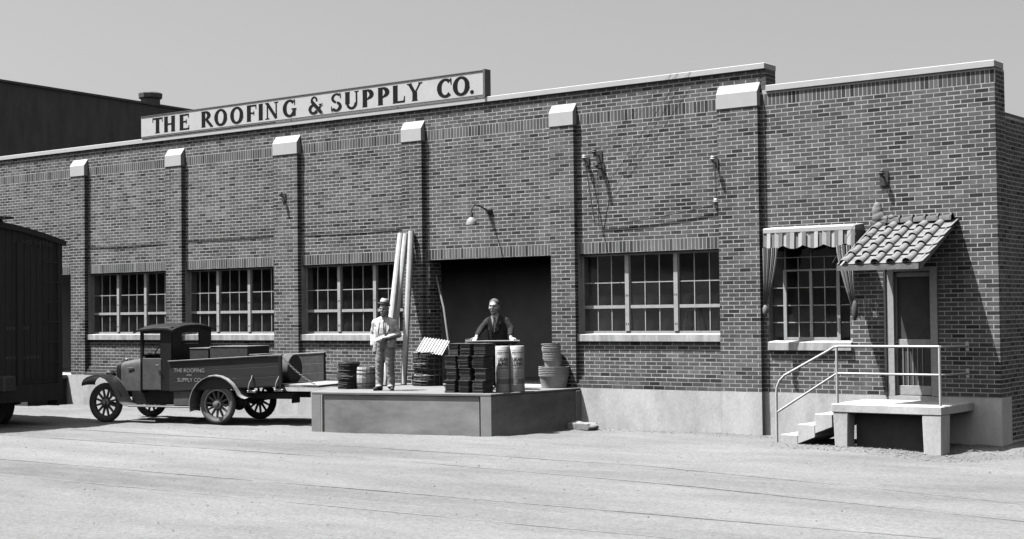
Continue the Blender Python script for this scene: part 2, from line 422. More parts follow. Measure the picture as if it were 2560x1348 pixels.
for k in range(72):
    if 69 <= k < 72:
        if k == 69: soldiers(R0, XC, 69, 0)
        continue
    op = []
    if 10 <= k < 35: op.append(OW[:2])
    if k < 29: op.append(OD[:2])
    if 35 <= k < 38 and k == 35: soldiers(OW[0]-.2, OW[1]+.2, 35, 0)
    if 35 <= k < 38: op.append((OW[0]-.2, OW[1]+.2))
    rowfill(R0, XC, k, 0, op, .7 if k in (44, 42) else 1.0, grow=(0, .0012))
# choose the 300 bricks that show largest: full stretchers nearest the camera
cp = Vector((1.6835, -21.9076, 1.3413))
def showsize(b):
    c = Vector(((b[0]+b[1])/2, b[2], (b[4]+b[5])/2)); d = c-cp
    return (b[1]-b[0])*(b[5]-b[4])*abs(d.y)/d.length**3
order = sorted(range(len(BR)), key=lambda i: -showsize(BR[i])); big = set(order[:300])
rest = WB(); variants = {}
for i, b in enumerate(BR):
    if i in big:
        key = (round((b[1]-b[0])/.01), round((b[3]-b[2])/.02), round((b[5]-b[4])/.05), round(b[6]/.01))
        if key not in variants:
            w, d, h = b[1]-b[0], b[3]-b[2], b[5]-b[4]
            variants[key] = (MB().box(-w/2, w/2, 0, d, -h/2, h/2, max(.03, key[3]*.01)).mesh('brick', 'brick', tone=True))
        put('brick', variants[key], wallo, ((b[0]+b[1])/2, b[2], (b[4]+b[5])/2+OFF))
    else: rest.box(*b)
# side (return) wall bricks facing right
def siderow(y0, y1, k, x):
    z0, z1 = k*H+JT/2, (k+1)*H-JT/2; y = y0-random.uniform(0, .02)-(k % 2)*BL/2
    while y < y1:
        a, b = max(y+JT/2, y0), min(y+BL-JT/2, y1)
        if b-a > .03: rest.box(x-.05, x+PR*random.uniform(.6, 1.6), a, b, z0, z1, tones())
        y += BL
for k in range(35): siderow(.0, WT, k, DOOR[0]); siderow(.055, WT, k, -31.0)
for k in range(72): siderow(.055, .42, k, XC)
for k in range(-10, 62): siderow(.425, 5.0, k, XC-.03)
tag(rest.build('brick_field', 'brick', wallo, tone=True), kind='stuff')
# foundation
f = WB()
f.box(XL, PIL[0][0]-.0, -.1, WT, -.85, -.004)
for i, (a, b) in enumerate(PIL[:-1]): f.box(a+.002, b-.002, -PD-.006, WT, -.85, -.002)
for i, (a, b) in enumerate(bays): f.box(a+.002, b-.002, -.106, WT, -.85, -.003)
f.box(PIL[5][0], PIL[5][1]+.004, -PD-.006, WT, -.85, -.002); f.box(R0+.006, XC+.012, -.012, .43, -.85, -.004)
f.build('foundation', 'concrete', wh)
# pilaster caps with sloped tops
for i, (a, b) in enumerate(PIL):
    c = MB(); e = .008; y = -PD-.014; z0, z1, z2 = 69*H+OFF+.003, 4.925+OFF, 5.075+OFF
    c.prism([(y, z0), (y, z1), (-.005, z2), (-.005, z0)], a-e, b+e); c.build('pilaster_cap', 'cap', wh, bevel=.006)
# coping
c = WB(); c.box(XL, PIL[5][1]+.115, -.045, WT+.03, ZT, ZT+.10); c.build('coping', 'cap', wh, bevel=.008)
c = WB(); c.box(R0+.116, XC+.015, -.03, WT+.03, ZT2, ZT2+.105); c.build('coping', 'cap', wh, bevel=.008)
c = MB(); c.box(R0+.03, R0+.114, .002, WT-.002, ZT2+OFF, ZT+OFF); c.build('parapet_end', 'mortar', wh)
c = MB()
for k in range(73, 78): c.box(R0+.001, R0+.1175, -.001, WT, k*H+OFF+.006, (k+1)*H+OFF-.006, random.uniform(.07, .14))
c.build('parapet_end_bricks', 'brick', wh, tone=True)
# roof and the inside of the warehouse
c = WB(); c.box(XL, XC-.34, WT, 14, 4.3, 4.4); c.build('roof', 'roofing', wh)
c = WB(); c.box(XL, XC-.34, .12, 14, -.06, -.005); c.box(XL, XC-.34, 2.8, 2.9, 0, 4.3); c.box(-10.1, -10.0, WT, 9, 0, 4.3)
c.build('interior_walls', 'interior', wh)
# windows
def bay_window(a, b, mull):
    y0, y1 = .135, .175; zb, zt = .955, 35*H
    w = bpy.data.objects.new('window', None)
    fr = WB(); fr.box(a, a+.035, y0, y1, zb, zt); fr.box(b-.035, b, y0, y1, zb, zt); fr.box(a+.035, b-.035, y0, y1, zt-.05, zt-.001); fr.box(a+.035, b-.035, y0-.01, y1, zb, zb+.04)
    wo = fr.build('window', 'frame', wh)
    for x in mull:
        m = WB(); m.box(x-.04, x+.04, y0-.03, y1+.01, zb+.04, zt-.05); m.box(x-.055, x-.04, y0-.005, y1, zb+.04, zt-.05); m.box(x+.04, x+.055, y0-.005, y1, zb+.04, zt-.05)
        m.build('mullion', 'frame', wo)
        for zz in (1.12, 1.62):
            for dx in (-.018, .018): WB().box(x+dx-.007, x+dx+.007, y0-.033, y0-.03, zz-.014, zz+.014).build('bolt', 'iron', wo)
    edges = [a+.035]+[e for x in mull for e in (x-.055, x+.055)]+[b-.035]
    bars = []
    rails = (1.42, 1.845)
    for s in range(3):
        xa, xb = edges[2*s], edges[2*s+1]
        mr = WB(); mr.box(xa, xb, y0-.008, y1, rails[0]-.028, rails[0]+.028); mr.build('meeting_rail', 'frame', wo)
        mu = WB(); mu.box(xa, xb, y0+.012, y1-.012, rails[1]-.009, rails[1]+.009)
        for q in (1, 2):
            x = xa+(xb-xa)*q/3
            mu.box(x-.009, x+.009, y0+.01, y1-.01, zb+.04, rails[0]-.028); mu.box(x-.0085, x+.0085, y0+.01, y1-.01, rails[0]+.028, zt-.05)
        mu.build('muntin', 'frame', wo)
        zz = [zb+.04, rails[0], rails[1], zt-.05]
        for q in range(3):
            for r in range(3):
                p = MB(); w_ = (xb-xa)/3; h_ = zz[r+1]-zz[r]
                p.add([(-w_/2, 0, -h_/2), (w_/2, 0, -h_/2), (w_/2, 0, h_/2), (-w_/2, 0, h_/2)], [(0, 1, 2, 3)])
                put('pane', p.mesh('pane', 'glass', fix=False), wo, (xa+w_*(q+.5), .155+random.uniform(-.001, .001), (zz[r]+zz[r+1])/2+OFF), (random.uniform(-.02, .02), 0, random.uniform(-.02, .02)))
    s = MB(); s.prism([(-.05, 12*H+OFF+.002), (-.05, 13.85*H+OFF), (.134, 14.08*H+OFF), (.134, 12*H+OFF+.002)], a-.02, b+.005); s.build('sill', 'sill', wo, bevel=.005)
    return wo
bay_window(*bays[0], (-26.57, -25.59)); bay_window(*bays[1], (-23.15, -22.16)); bay_window(*bays[2], (-19.51, -18.53)); bay_window(*bays[4], (-12.56, -11.57))
# office window
y0, y1 = .08, .12; zb = .845
fr = WB()
for x in (OW[0]+.015, OW[1]-.02): fr.box(x-.012, x+.012, y0+.01, y1, zb, OW[3])
wo = fr.build('window', 'frame_dark', wh)
for x, w_ in ((-9.494, .028), (-9.033, .024), (-8.56, .028)): WB().box(x-w_, x+w_, y0-.012, y1, zb, 1.985).build('casement_stile', 'frame', wo)
for (xa, xb) in ((-9.466, -9.057), (-9.009, -8.588)):
    c = WB(); c.box(xa, xb, y0-.008, y1-.002, 1.955, 1.983); c.box(xa, xb, y0-.008, y1-.002, zb, zb+.045); c.build('casement_rail', 'frame', wo)
mu = WB()
colx = [-9.735, -9.522, -9.466, -9.26, -9.057, -9.009, -8.80, -8.588, -8.532, -8.35]; rowz = [.89, 1.128, 1.404, 1.689, 1.955, 2.18, 35*H]
for z in rowz[1:4]:
    for (a_, b_) in ((0, 1), (2, 4), (5, 7), (8, 9)): mu.box(colx[a_], colx[b_], y0+.012, y1-.012, z-.008, z+.008)
mu.box(-9.73, -8.36, y0+.014, y1-.012, 2.172, 2.188)
for x in (-9.26, -8.80):
    mu.box(x-.008, x+.008, y0+.01, y1-.01, zb+.045, 1.955); mu.box(x-.007, x+.007, y0+.01, y1-.01, 1.985, 2.172)
for x in (-9.494, -9.033, -8.56): mu.box(x-.009, x+.009, y0+.01, y1-.01, 1.986, 2.35)
mu.build('muntin', 'frame', wo)
for (a_, b_) in ((0, 1), (2, 3), (3, 4), (5, 6), (6, 7), (8, 9)):
    for r in range(6):
        w_, h_ = colx[b_]-colx[a_], rowz[r+1]-rowz[r]; p = MB().add([(-w_/2, 0, -h_/2), (w_/2, 0, -h_/2), (w_/2, 0, h_/2), (-w_/2, 0, h_/2)], [(0, 1, 2, 3)])
        put('pane', p.mesh('pane', 'glass', fix=False), wo, ((colx[a_]+colx[b_])/2, .103+random.uniform(-.002, .002), (rowz[r]+rowz[r+1])/2+OFF), (random.uniform(-.006, .006), 0, 0))
s = MB(); s.prism([(-.05, 10*H+OFF+.002), (-.05, 12*H+OFF), (.079, 12.4*H+OFF), (.079, 10*H+OFF+.002)], OW[0]-.005, OW[1]+.03); s.build('sill', 'sill', wo, bevel=.005)
# office door
d = WB(); d.box(OD[0]+.02, OD[0]+.13, -.01, .14, 0, OD[3]-.002); d.box(OD[1]-.12, OD[1]-.01, -.02, .14, 0, OD[3]-.002); d.box(OD[0]+.13, OD[1]-.115, .0, .14, OD[3]-.06, OD[3]-.002)
df = d.build('door_frame', 'frame', wh)
WB().box(OD[0]-.02, OD[0]+.015, -.03, .10, 0, OD[3]).build('drain_pipe', 'iron', df)
dx0, dx1 = OD[0]+.135, OD[1]-.12
d = WB(); d.box(dx0, dx0+.03, .05, .09, .01, 1.89); d.box(dx1-.03, dx1, .05, .09, .01, 1.89); d.box(dx0+.03, dx1-.03, .05, .09, .01, .15); d.box(dx0+.03, dx1-.03, .05, .09, .76, .86); d.box(dx0+.03, dx1-.03, .05, .09, 1.82, 1.89)
do = d.build('screen_door', 'frame', wh, bevel=.003)
for k in range(5): WB().box(dx0+.03+(k+1)*.078-.004, dx0+.03+(k+1)*.078+.004, .055, .063, .15, .76).build('guard_bar', 'frame', do)
WB().box(dx0+.03, dx1-.03, .075, .078, .15, .76).build('lower_screen', 'screen_and_shade', do); WB().box(dx0+.03, dx1-.03, .072, .075, .86, 1.82).build('upper_screen', 'screen_and_shade', do)
MB().ell((dx0+.015, .03, .80+OFF), (.02, .025, .02), 10, 6).build('door_knob', 'iron', do, smooth=60)
# long conduits on the brick
c = WB()
for (a, b, z) in ((-27.5, -24.65, 2.98), (-24.05, -21.2, 3.02), (-20.4, -17.65, 3.0)): c.tube([(a, -.012, z+OFF), ((a+b)/2, -.014, z+OFF-.01), (b, -.012, z+OFF+.01)], .006, 6)
c.build('wall_cable', 'iron', wh)

# ------------------------------------------------------------------ the roof sign
SX0, SX1, SZ0, SZ1, SY = -25.5, -15.58, 5.395, 5.87, -.06
sg = thing('roof_sign', 'long white wooden roof sign with black serif lettering above the parapet', 'sign', (-20.5, 0, SZ0-.0))
b = MB(); b.box(SX0+20.5, SX1+20.5, SY, .0, .0, SZ1-SZ0); b.build('board', 'white', sg)
b = MB(); b.box(SX0+20.5, SX1+20.5, SY-.012, .004, SZ1-SZ0+.001, SZ1-SZ0+.016); b.build('top_trim', 'trim', sg)
b = MB(); b.box(SX0+20.5, SX1+20.5, SY-.004, SY-.001, .018, .030); b.build('bottom_trim', 'trim', sg)
b = MB(); b.box(SX1+20.502, SX1+20.55, SY-.014, .10, -.01, SZ1-SZ0+.03); b.build('end_board', 'trim', sg)
for x in (-24, -21, -18, -16):
    b = MB(); b.tube([(x+20.5, .02, SZ1-SZ0-.05), (x+20.5, .30, -.02)], .015, 6); b.build('brace', 'iron', sg)
TH, TN = .29, .135
def bar(x0, y0, x1, y1, w, w2=None):
    d = Vector((x1-x0, y1-y0)).normalized(); n = Vector((-d.y, d.x)); w2 = w2 or w
    return [(x0-n.x*w/2, y0-n.y*w/2), (x1-n.x*w2/2, y1-n.y*w2/2), (x1+n.x*w2/2, y1+n.y*w2/2), (x0+n.x*w/2, y0+n.y*w/2)]
def ser(x, y, w, up_):
    h = .07
    return [(x-w/2, y), (x+w/2, y), (x+w/2-.03, y+h*up_), (x-w/2+.03, y+h*up_)]
def arc(cx, cy, rx, ry, a0, a1, thick=TH, thin=TN, n=14):
    out = []
    for i in range(n):
        q0, q1 = R(a0+(a1-a0)*i/n), R(a0+(a1-a0)*(i+1)/n); P = []
        for q, s_ in ((q0, 1), (q1, 1), (q1, -1), (q0, -1)):
            w = thin+(thick-thin)*abs(math.cos(q))**1.2
            P.append((cx+math.cos(q)*(rx-w/2+s_*w/2), cy+math.sin(q)*(ry-w/2+s_*w/2)))
        out.append(P)
    return out
def stem(x): return [bar(x, 0, x, 1, TH), ser(x, 0, .34, 1), ser(x, 1, .34, -1)]
GL = {
 'T': (.86, [bar(.43, 0, .43, .95, TH), ser(.43, 0, .38, 1), bar(.02, .94, .84, .94, .12), bar(.06, 1, .05, .70, .09, .05), bar(.80, 1, .81, .70, .09, .05)]),
 'H': (.9, stem(.17)+stem(.73)+[bar(.2, .5, .7, .5, .1)]),
 'E': (.78, stem(.17)+[bar(.15, .945, .70, .945, .11), bar(.15, .055, .74, .055, .11), bar(.2, .52, .55, .52, .1), bar(.70, 1, .71, .74, .1, .05), bar(.72, 0, .74, .28, .1, .05), bar(.55, .38, .55, .66, .06)]),
 'F': (.72, stem(.17)+[bar(.15, .945, .68, .945, .11), bar(.2, .5, .53, .5, .1), bar(.67, 1, .68, .72, .1, .05), bar(.53, .36, .53, .64, .06)]),
 'R': (.9, stem(.17)+arc(.36, .73, .36, .27, -90, 90)+[bar(.2, .955, .38, .955, .09), bar(.2, .50, .38, .50, .09), bar(.40, .48, .78, .04, .19, .17), bar(.72, .035, .9, .035, .07)]),
 'P': (.78, stem(.17)+arc(.36, .71, .37, .29, -90, 90)+[bar(.2, .955, .38, .955, .09), bar(.2, .465, .38, .465, .09)]),
 'O': (.96, arc(.48, .5, .48, .52, 0, 360, .27, .12, 30)),
 'C': (.9, arc(.50, .5, .48, .52, 48, 312, .27, .13, 24)+[bar(.82, 1.0, .84, .66, .09, .05)]),
 'G': (.98, arc(.50, .5, .48, .52, 48, 325, .27, .13, 24)+[bar(.82, 1.0, .84, .68, .09, .05), bar(.82, .05, .82, .46, .17), ser(.80, .48, .36, -1)]),
 'I': (.36, stem(.18)), 'L': (.76, stem(.17)+[bar(.15, .055, .70, .055, .11), bar(.69, 0, .73, .36, .12, .05)]),
 'N': (.98, [bar(.17, 0, .17, 1, .1), bar(.79, 0, .79, 1, .1), bar(.15, .97, .79, .03, .2), ser(.17, 0, .32, 1), ser(.12, 1, .26, -1), ser(.79, 1, .32, -1)]),
 'S': (.74, arc(.37, .74, .33, .28, 40, 265, .17, .11, 16)+arc(.37, .26, .35, .28, 85, -145, .2, .11, 16)+[bar(.62, 1.0, .64, .72, .08, .05), bar(.08, 0, .06, .3, .08, .05)]),
 'U': (.94, [bar(.18, .3, .18, 1, TH), bar(.76, .3, .76, 1, .11), ser(.18, 1, .36, -1), ser(.76, 1, .30, -1)]+arc(.45, .36, .36, .38, 180, 360, .17, .13, 16)),
 'Y': (.94, [bar(.47, 0, .47, .5, TH), ser(.47, 0, .38, 1), bar(.16, .98, .47, .42, .19), bar(.80, .98, .47, .42, .10), ser(.15, 1, .32, -1), ser(.80, 1, .28, -1)]),
 '&': (.98, arc(.40, .76, .23, .25, -20, 250, .13, .1, 18)+arc(.36, .27, .34, .29, 60, 330, .19, .11, 20)+[bar(.24, .74, .86, .05, .19), bar(.66, .2, .86, .50, .09), bar(.72, .5, .98, .5, .07), bar(.8, .035, .98, .035, .07)]),
 '.': (.24, arc(.12, .10, .11, .11, 0, 360, .11, .11, 12)),
}
# letter centres measured along the sign
from math import sin, cos
SIGN = [('T', 394, 331), ('H', 424, 327), ('E', 461, 323), ('R', 518, 317), ('O', 552, 312), ('O', 592, 307), ('F', 629, 302), ('I', 652, 298), ('N', 680, 294), ('G', 724, 285), ('&', 789, 271),
        ('S', 841, 263), ('U', 880, 256), ('P', 921, 249), ('P', 960, 243), ('L', 997, 239), ('Y', 1037, 233), ('C', 1111, 222), ('O', 1153, 216), ('.', 1180, 227)]
def px_to_x(px, py, Y):      # pixel of the photograph to the facade coordinate on plane y = Y
    d = fw+r2*((px-1280)/3735.6)-u2*((py-674)/3735.6); t = (Y+21.9076)/d.y
    return 1.6835+t*d.x
LH = .352; LZ = .068
for ch, px, py in SIGN:
    w, polys = GL[ch]; x = px_to_x(px, py, SY)+20.5
    mb = MB(); sc = LH*1.22
    for i, P in enumerate(polys):
        yy = SY-.0015-.0002*i
        mb.add([(x+(p[0]-w/2)*sc, yy, LZ+p[1]*LH) for p in P], [tuple(range(len(P)))])
    mb.build('letter', 'letter', sg, fix=False)

# ------------------------------------------------------------------ big dark building behind
bh = thing('dark_building', 'tall dark windowless building with a straight parapet behind the brick warehouse', 'building', (-44, 12, -.7))
b = MB(); b.hexa([(-6, -14, 0), (6, -14, 0), (6, 16, 0), (-6, 16, 0), (-6, -14, 9.37), (6, -14, 9.37), (6, 16, 8.73), (-6, 16, 8.73)]); b.build('wall', 'soot', bh)
b = MB(); b.hexa([(-6.1, -14.1, 9.372), (6.06, -14.1, 9.372), (6.06, 16.1, 8.732), (-6.1, 16.1, 8.732), (-6.1, -14.1, 9.44), (6.06, -14.1, 9.44), (6.06, 16.1, 8.80), (-6.1, 16.1, 8.80)]); b.build('parapet', 'soot', bh)
b = MB(); b.lathe([(.33, 0), (.33, .42), (.40, .46), (.41, .60), (.38, .63), (.30, .66), (.26, .60)], (5.6, -1.30, 8.95), 10); b.build('chimney', 'claydark', bh)

# ------------------------------------------------------------------ gooseneck lamp, insulators and wires
wl = thing('wall_lamp', 'gooseneck wall lamp with pale bell shade above the loading door', 'lamp', (-15.5, 0, 3.24))
b = MB(); b.lathe([(.07, 0), (.07, -.03), (.05, -.05), (.035, -.10)], axis='y', n=16); b.build('wall_plate', 'iron', wl, smooth=50)
pts = [(0, -.05, .0), (.02, -.25, .05), (.04, -.42, .085), (.045, -.52, .085), (.05, -.58, .06), (.052, -.615, .0), (.052, -.62, -.07)]
b = MB(); b.tube(pts, .014, 8); b.build('arm', 'iron', wl, smooth=60)
b = MB(); b.lathe([(.022, .02), (.03, 0), (.03, -.06), (.036, -.075)], (.052, -.62, -.08), 12); b.build('socket', 'iron', wl, smooth=50)
b = MB(); b.lathe([(.035, 0), (.06, -.02), (.085, -.055), (.10, -.1), (.105, -.135), (.097, -.13), (.09, -.1), (.05, -.03)], (.052, -.62, -.15), 24, cap=False); b.build('shade', 'lamp_white', wl, smooth=60)
def insulator(x, y, z, label, rz=0, s=1.0, arm=.12):
    t = thing('insulator_bracket', label, 'insulator', (x, y, z), rz, 'wire insulators on the facade')
    b = MB(); b.tube([(0, 0, 0), (0, -arm, 0), (0, -arm, .05*s)], .012*s, 6); b.build('pin', 'iron', t)
    b = MB(); b.lathe([(.02, 0), (.04, .01), (.045, .03), (.03, .045), (.035, .06), (.02, .08)], (0, -arm, .02), 12); b.build('knob', 'porcelain' if 'dark' not in label else 'iron', t, smooth=50)
    b = MB(); b.box(-.05*s, .05*s, -.02, 0, -.10*s, .06*s); b.build('plate', 'iron', t)
    return t
insulator(-13.29, -.001, 4.02, 'pale insulator beside the fifth pilaster where the long wires end', arm=.1)
insulator(-13.03, -.001, 4.10, 'upper dark bracket of the wire cluster above the big right-hand window', s=1.3, arm=.16)
insulator(-12.98, -.001, 3.86, 'lower dark bracket of the wire cluster above the big right-hand window', s=1.3, arm=.16)
insulator(-10.63, -.101, 3.80, 'upper insulator bracket on the left edge of the widest pilaster', s=1.0)
insulator(-10.66, -.002, 3.10, 'lower insulator knob at the left edge of the widest pilaster', s=.8, arm=.08)
insulator(-7.72, -.001, 3.38, 'dark bracket on the brick above the tiled porch roof', s=1.4, arm=.1)
insulator(-20.85, -.101, 3.80, 'small dark bracket halfway up the third pilaster', s=1.1, arm=.1)
def wire(a, b_, sag, label, r=.005, name='wire'):
    a, b_ = Vector(a), Vector(b_); mb = MB()
    mb.tube([a.lerp(b_, i/10)-Vector((0, 0, sag*4*(i/10)*(1-i/10))) for i in range(11)], r, 5)
    return tag(mb.build(name, 'iron'), label, 'wire', 'service wires on the facade')
wire((-13.03, -.16, 4.14), (-11.51, -.05, 5.375), .01, 'leftmost of three wires rising to the right up to the parapet', .0022)
wire((-13.03, -.18, 4.0), (-11.377, -.05, 5.375), .015, 'middle of three wires rising to the right up to the parapet', .0022)
wire((-12.98, -.18, 3.9), (-11.126, -.05, 5.375), .02, 'rightmost of three wires rising to the right up to the parapet', .0022)
wire((-13.27, -.10, 4.0), (-13.03, -.16, 2.86), .0, 'wire dropping from the pale insulator beside the fifth pilaster', .011)
wire((-12.98, -.14, 3.8), (-13.03, -.05, 2.84), .0, 'wire dropping straight down from the dark bracket cluster', .007)
wire((-13.03, -.03, 2.86), (-10.68, -.05, 3.11), .04, 'slack wire running low across the brick above the big window', .009)
wire((-10.66, -.05, 3.12), (-10.63, -.13, 3.78), .0, 'short wire linking the two insulators on the widest pilaster', .006)
wire((-7.74, -.1, 3.4), (-7.95, -1.42, 2.02), .03, 'thin stay wire from the bracket down to the porch roof corner', .004)

# ------------------------------------------------------------------ striped awning over the office window
aw = thing('awning', 'striped canvas awning with scalloped valance over the office window', 'awning', (-8.88, 0, 2.2))
AX0, AX1, AY = -.79, .80, -.30
b = MB(); b.prism([(-.002, .475), (AY, .445), (AY-.014, .43), (AY-.014, .365), (-.002, .36)], AX0, AX1); b.build('top_box', 'canvas', aw, bevel=.004)
n = 23; w = (AX1-AX0)/n
for i in range(n):
    x = AX0+i*w
    drop = lambda xx: .205+.055*abs(math.sin((xx-AX0)/(AX1-AX0)*math.pi*4.5))
    mb = MB(); k = 4; vs = []
    yo = AY-.008-.012*math.sin(i*2.1)
    for j in range(k+1):
        xx = x+w*j/k; wave = .008*math.sin(xx*23)
        vs += [(xx, yo+wave, .364), (xx, yo+wave-.012, .364-drop(xx))]
    m_ = len(vs)
    vs += [(p[0], p[1]+.004, p[2]) for p in vs]
    fs = []
    for j in range(k):
        a0 = 2*j; fs += [(a0, a0+1, a0+3, a0+2), (m_+a0, m_+a0+2, m_+a0+3, m_+a0+1), (a0+1, m_+a0+1, m_+a0+3, a0+3)]
    mb.add(vs, fs); mb.build('valance_strip', 'canvas' if i % 2 else 'canvas_grey', aw, fix=False)
for s, x in ((-1, AX0), (1, AX1)):
    b = MB(); b.prism([(-.003, .36), (AY, .36), (AY+.01, .10), (-.003, .10)], x-.006, x+.006); b.build('side_flap', 'canvas_grey', aw)
def drape(x, y, topw, h, lean, label_mats, par):
    # gathered cloth: one narrow fold per strip, drawn together at the bottom
    nst = len(label_mats)
    for i, m_ in enumerate(label_mats):
        xa = x+topw*(i/nst-.5); xb = x+topw*((i+1)/nst-.5); mb = MB(); rings = []
        for j in range(9):
            f_ = j/8; sq = 1-.80*f_**1.3; z = -h*f_
            c_ = x+lean*f_**1.5
            l_, r_ = c_+(xa-x)*sq, c_+(xb-x)*sq; mid = (l_+r_)/2; d_ = .011*(1-.3*f_)
            rings.append([(l_, y+.01, z), (mid, y-d_, z), (r_, y+.01, z), (mid, y+.02, z)])
        mb.loft(rings); mb.build('drape_fold', m_, par, smooth=60)
dl = thing('awning_drape', 'striped drape gathered at the left side of the office window', 'drape', (-9.56, -.335, 2.33), 0, 'awning drapes')
drape(.02, 0, .27, .95, -.11, ['canvas', 'canvas_grey', 'canvas', 'canvas_dark', 'canvas', 'canvas_grey', 'canvas'], dl)
MB().ell((-.08, 0, -1.0), (.045, .035, .09), 10, 7).build('tassel', 'canvas_grey', dl, smooth=60)
dr = thing('awning_drape', 'striped drape gathered beside the tiled porch roof', 'drape', (-8.25, -.335, 2.33), 0, 'awning drapes')
drape(0, 0, .30, .95, .12, ['canvas', 'canvas_grey', 'canvas', 'canvas_dark', 'canvas', 'canvas_grey', 'canvas'], dr)
MB().ell((.15, 0, -1.02), (.05, .04, .16), 10, 7).build('tassel', 'canvas_dark', dr, smooth=60)

# ------------------------------------------------------------------ clay-tiled porch roof
pr = thing('porch_roof', 'small sloping porch roof of curved clay tiles over the office door', 'roof', (-7.24, 0, 1.9))
PX0, PX1, PDp, ZR, ZE = -.62, .60, 1.40, .745, .07
sl = math.atan2(ZR-ZE, PDp); SLn = math.hypot(ZR-ZE, PDp)
def onroof(x, s, up_):  # s along the slope from ridge, up normal
    return (x, -.01-s*math.cos(sl)-up_*math.sin(sl), ZR-s*math.sin(sl)+up_*math.cos(sl))
b = MB(); b.hexa([onroof(PX0, 0, -.05), onroof(PX1, 0, -.05), onroof(PX1, SLn, -.05), onroof(PX0, SLn, -.05), onroof(PX0, 0, 0), onroof(PX1, 0, 0), onroof(PX1, SLn, 0), onroof(PX0, SLn, 0)]); b.build('deck', 'wood', pr)
b = MB(); b.box(PX0-.02, PX1+.02, -PDp-.03, -PDp+.0, ZE-.07, ZE+.012); b.build('fascia', 'frame_dark', pr)
for x in (PX0-.022, PX1+.002):
    b = MB(); b.hexa([onroof(x, 0, -.09), onroof(x+.02, 0, -.09), onroof(x+.02, SLn, -.09), onroof(x, SLn, -.09), onroof(x, 0, .03), onroof(x+.02, 0, .03), onroof(x+.02, SLn, .03), onroof(x, SLn, .03)]); b.build('barge_board', 'clay', pr)
ncol, nrow = 5, 5; cw = (PX1-PX0)/ncol; rl = SLn/nrow
def tile_mesh(kind):
    rings = []; k = 8
    for s0, lift in ((0, .012), (rl*1.12, .038)):
        ring = []
        if kind == 'cover':
            rr = .056 if s0 == 0 else .067
            for j in range(k+1):
                q = math.pi*j/k; ring.append(onroof(-rr*math.cos(q), s0, lift+rr*math.sin(q)*.95))
            for j in range(k, -1, -1):
                q = math.pi*j/k; ring.append(onroof(-(rr-.013)*math.cos(q), s0, lift+(rr-.013)*math.sin(q)*.95))
        else:
            for j in range(k+1):
                t_ = j/k*2-1; ring.append(onroof(t_*.115, s0, lift-.004+.016*t_*t_))
            for j in range(k, -1, -1):
                t_ = j/k*2-1; ring.append(onroof(t_*.115, s0, lift-.016+.016*t_*t_))
        rings.append(ring)
    return MB().loft(rings).mesh(kind+'_tile', 'clay', smooth=50)
ct, pt = tile_mesh('cover'), tile_mesh('pan')
for i in range(ncol):
    for j in range(nrow):
        s_ = j*rl-.03; off = Vector(onroof(0, s_, 0))-Vector(onroof(0, 0, 0))
        x = PX0+cw*(i+.5)
        o = put('tile', ct if True else 0, pr, Vector((x-.03, 0, .001*j))+off, (0, 0, random.uniform(-.03, .03)))
        put('pan_tile', pt, pr, Vector((x+cw/2-.03, 0, 0))+off, (0, 0, random.uniform(-.02, .02)))
for i in range(6):
    x0 = PX0+i*(PX1-PX0)/6; b = MB(); L_ = (PX1-PX0)/6*1.08
    prof = [(-.06, 0), (-.05, .05), (-.02, .08), (.02, .08), (.05, .05), (.06, 0)]
    b.loft([[(x0, p[0]-.065, ZR+.005+p[1]*.95) for p in prof], [(x0+L_, p[0]-.065, ZR+.012+p[1]*1.1) for p in prof]])
    b.build('ridge_tile', 'claydark', pr, smooth=40)
    b = MB(); b.loft([[(x0+L_-.028, p[0]*1.25-.065, ZR+.008+p[1]*1.45) for p in prof], [(x0+L_, p[0]*1.25-.065, ZR+.008+p[1]*1.45) for p in prof]]); b.build('ridge_collar', 'claydark', pr)
b = MB(); b.box(PX0-.05, PX0+.2, -.13, -.004, ZR-.03, ZR+.04); b.build('finial_base', 'claydark', pr, bevel=.01)
b = MB(); b.ell((PX0+.06, -.07, ZR+.10), (.105, .07, .12)); b.ell((PX0+.04, -.07, ZR+.20), (.085, .065, .12)); b.ell((PX0+.045, -.07, ZR+.27), (.062, .055, .075)); b.ell((PX0+.15, -.07, ZR+.07), (.09, .05, .05)); b.ell((PX0+.27, -.07, ZR+.09), (.06, .045, .05))
remesh(b, 'ridge_ornament', 'clay', .010, 3, pr)

# ------------------------------------------------------------------ stoop, steps and railing
st = thing('entrance_stoop', 'pale concrete stoop slab on square legs with steps before the office door', 'stoop', (-7.24, 0, -.78))
z = .71
b = MB(); b.box(-.84, .86, -1.27, -.015, z-.13, z); b.build('slab', 'concrete', st, bevel=.012)
b = MB(); b.hexa([(-.80, -1.25, 0), (-.60, -1.25, 0), (-.60, -1.02, 0), (-.80, -1.02, 0), (-.82, -1.262, z-.131), (-.58, -1.262, z-.131), (-.58, -1.0, z-.131), (-.82, -1.0, z-.131)]); b.build('leg', 'concrete', st, bevel=.01)
b = MB(); b.hexa([(.58, -1.26, -.05), (.84, -1.26, -.05), (.84, -.95, -.05), (.58, -.95, -.05), (.56, -1.264, z-.131), (.853, -1.264, z-.131), (.853, -.93, z-.131), (.56, -.93, z-.131)]); b.build('leg', 'concrete', st, bevel=.012)
b = MB(); b.box(-.575, .555, -.98, -.95, .0, z-.135); b.build('shade_panel', 'screen_and_shade', st)  # added panel, its dark colour stands for the shade under the slab
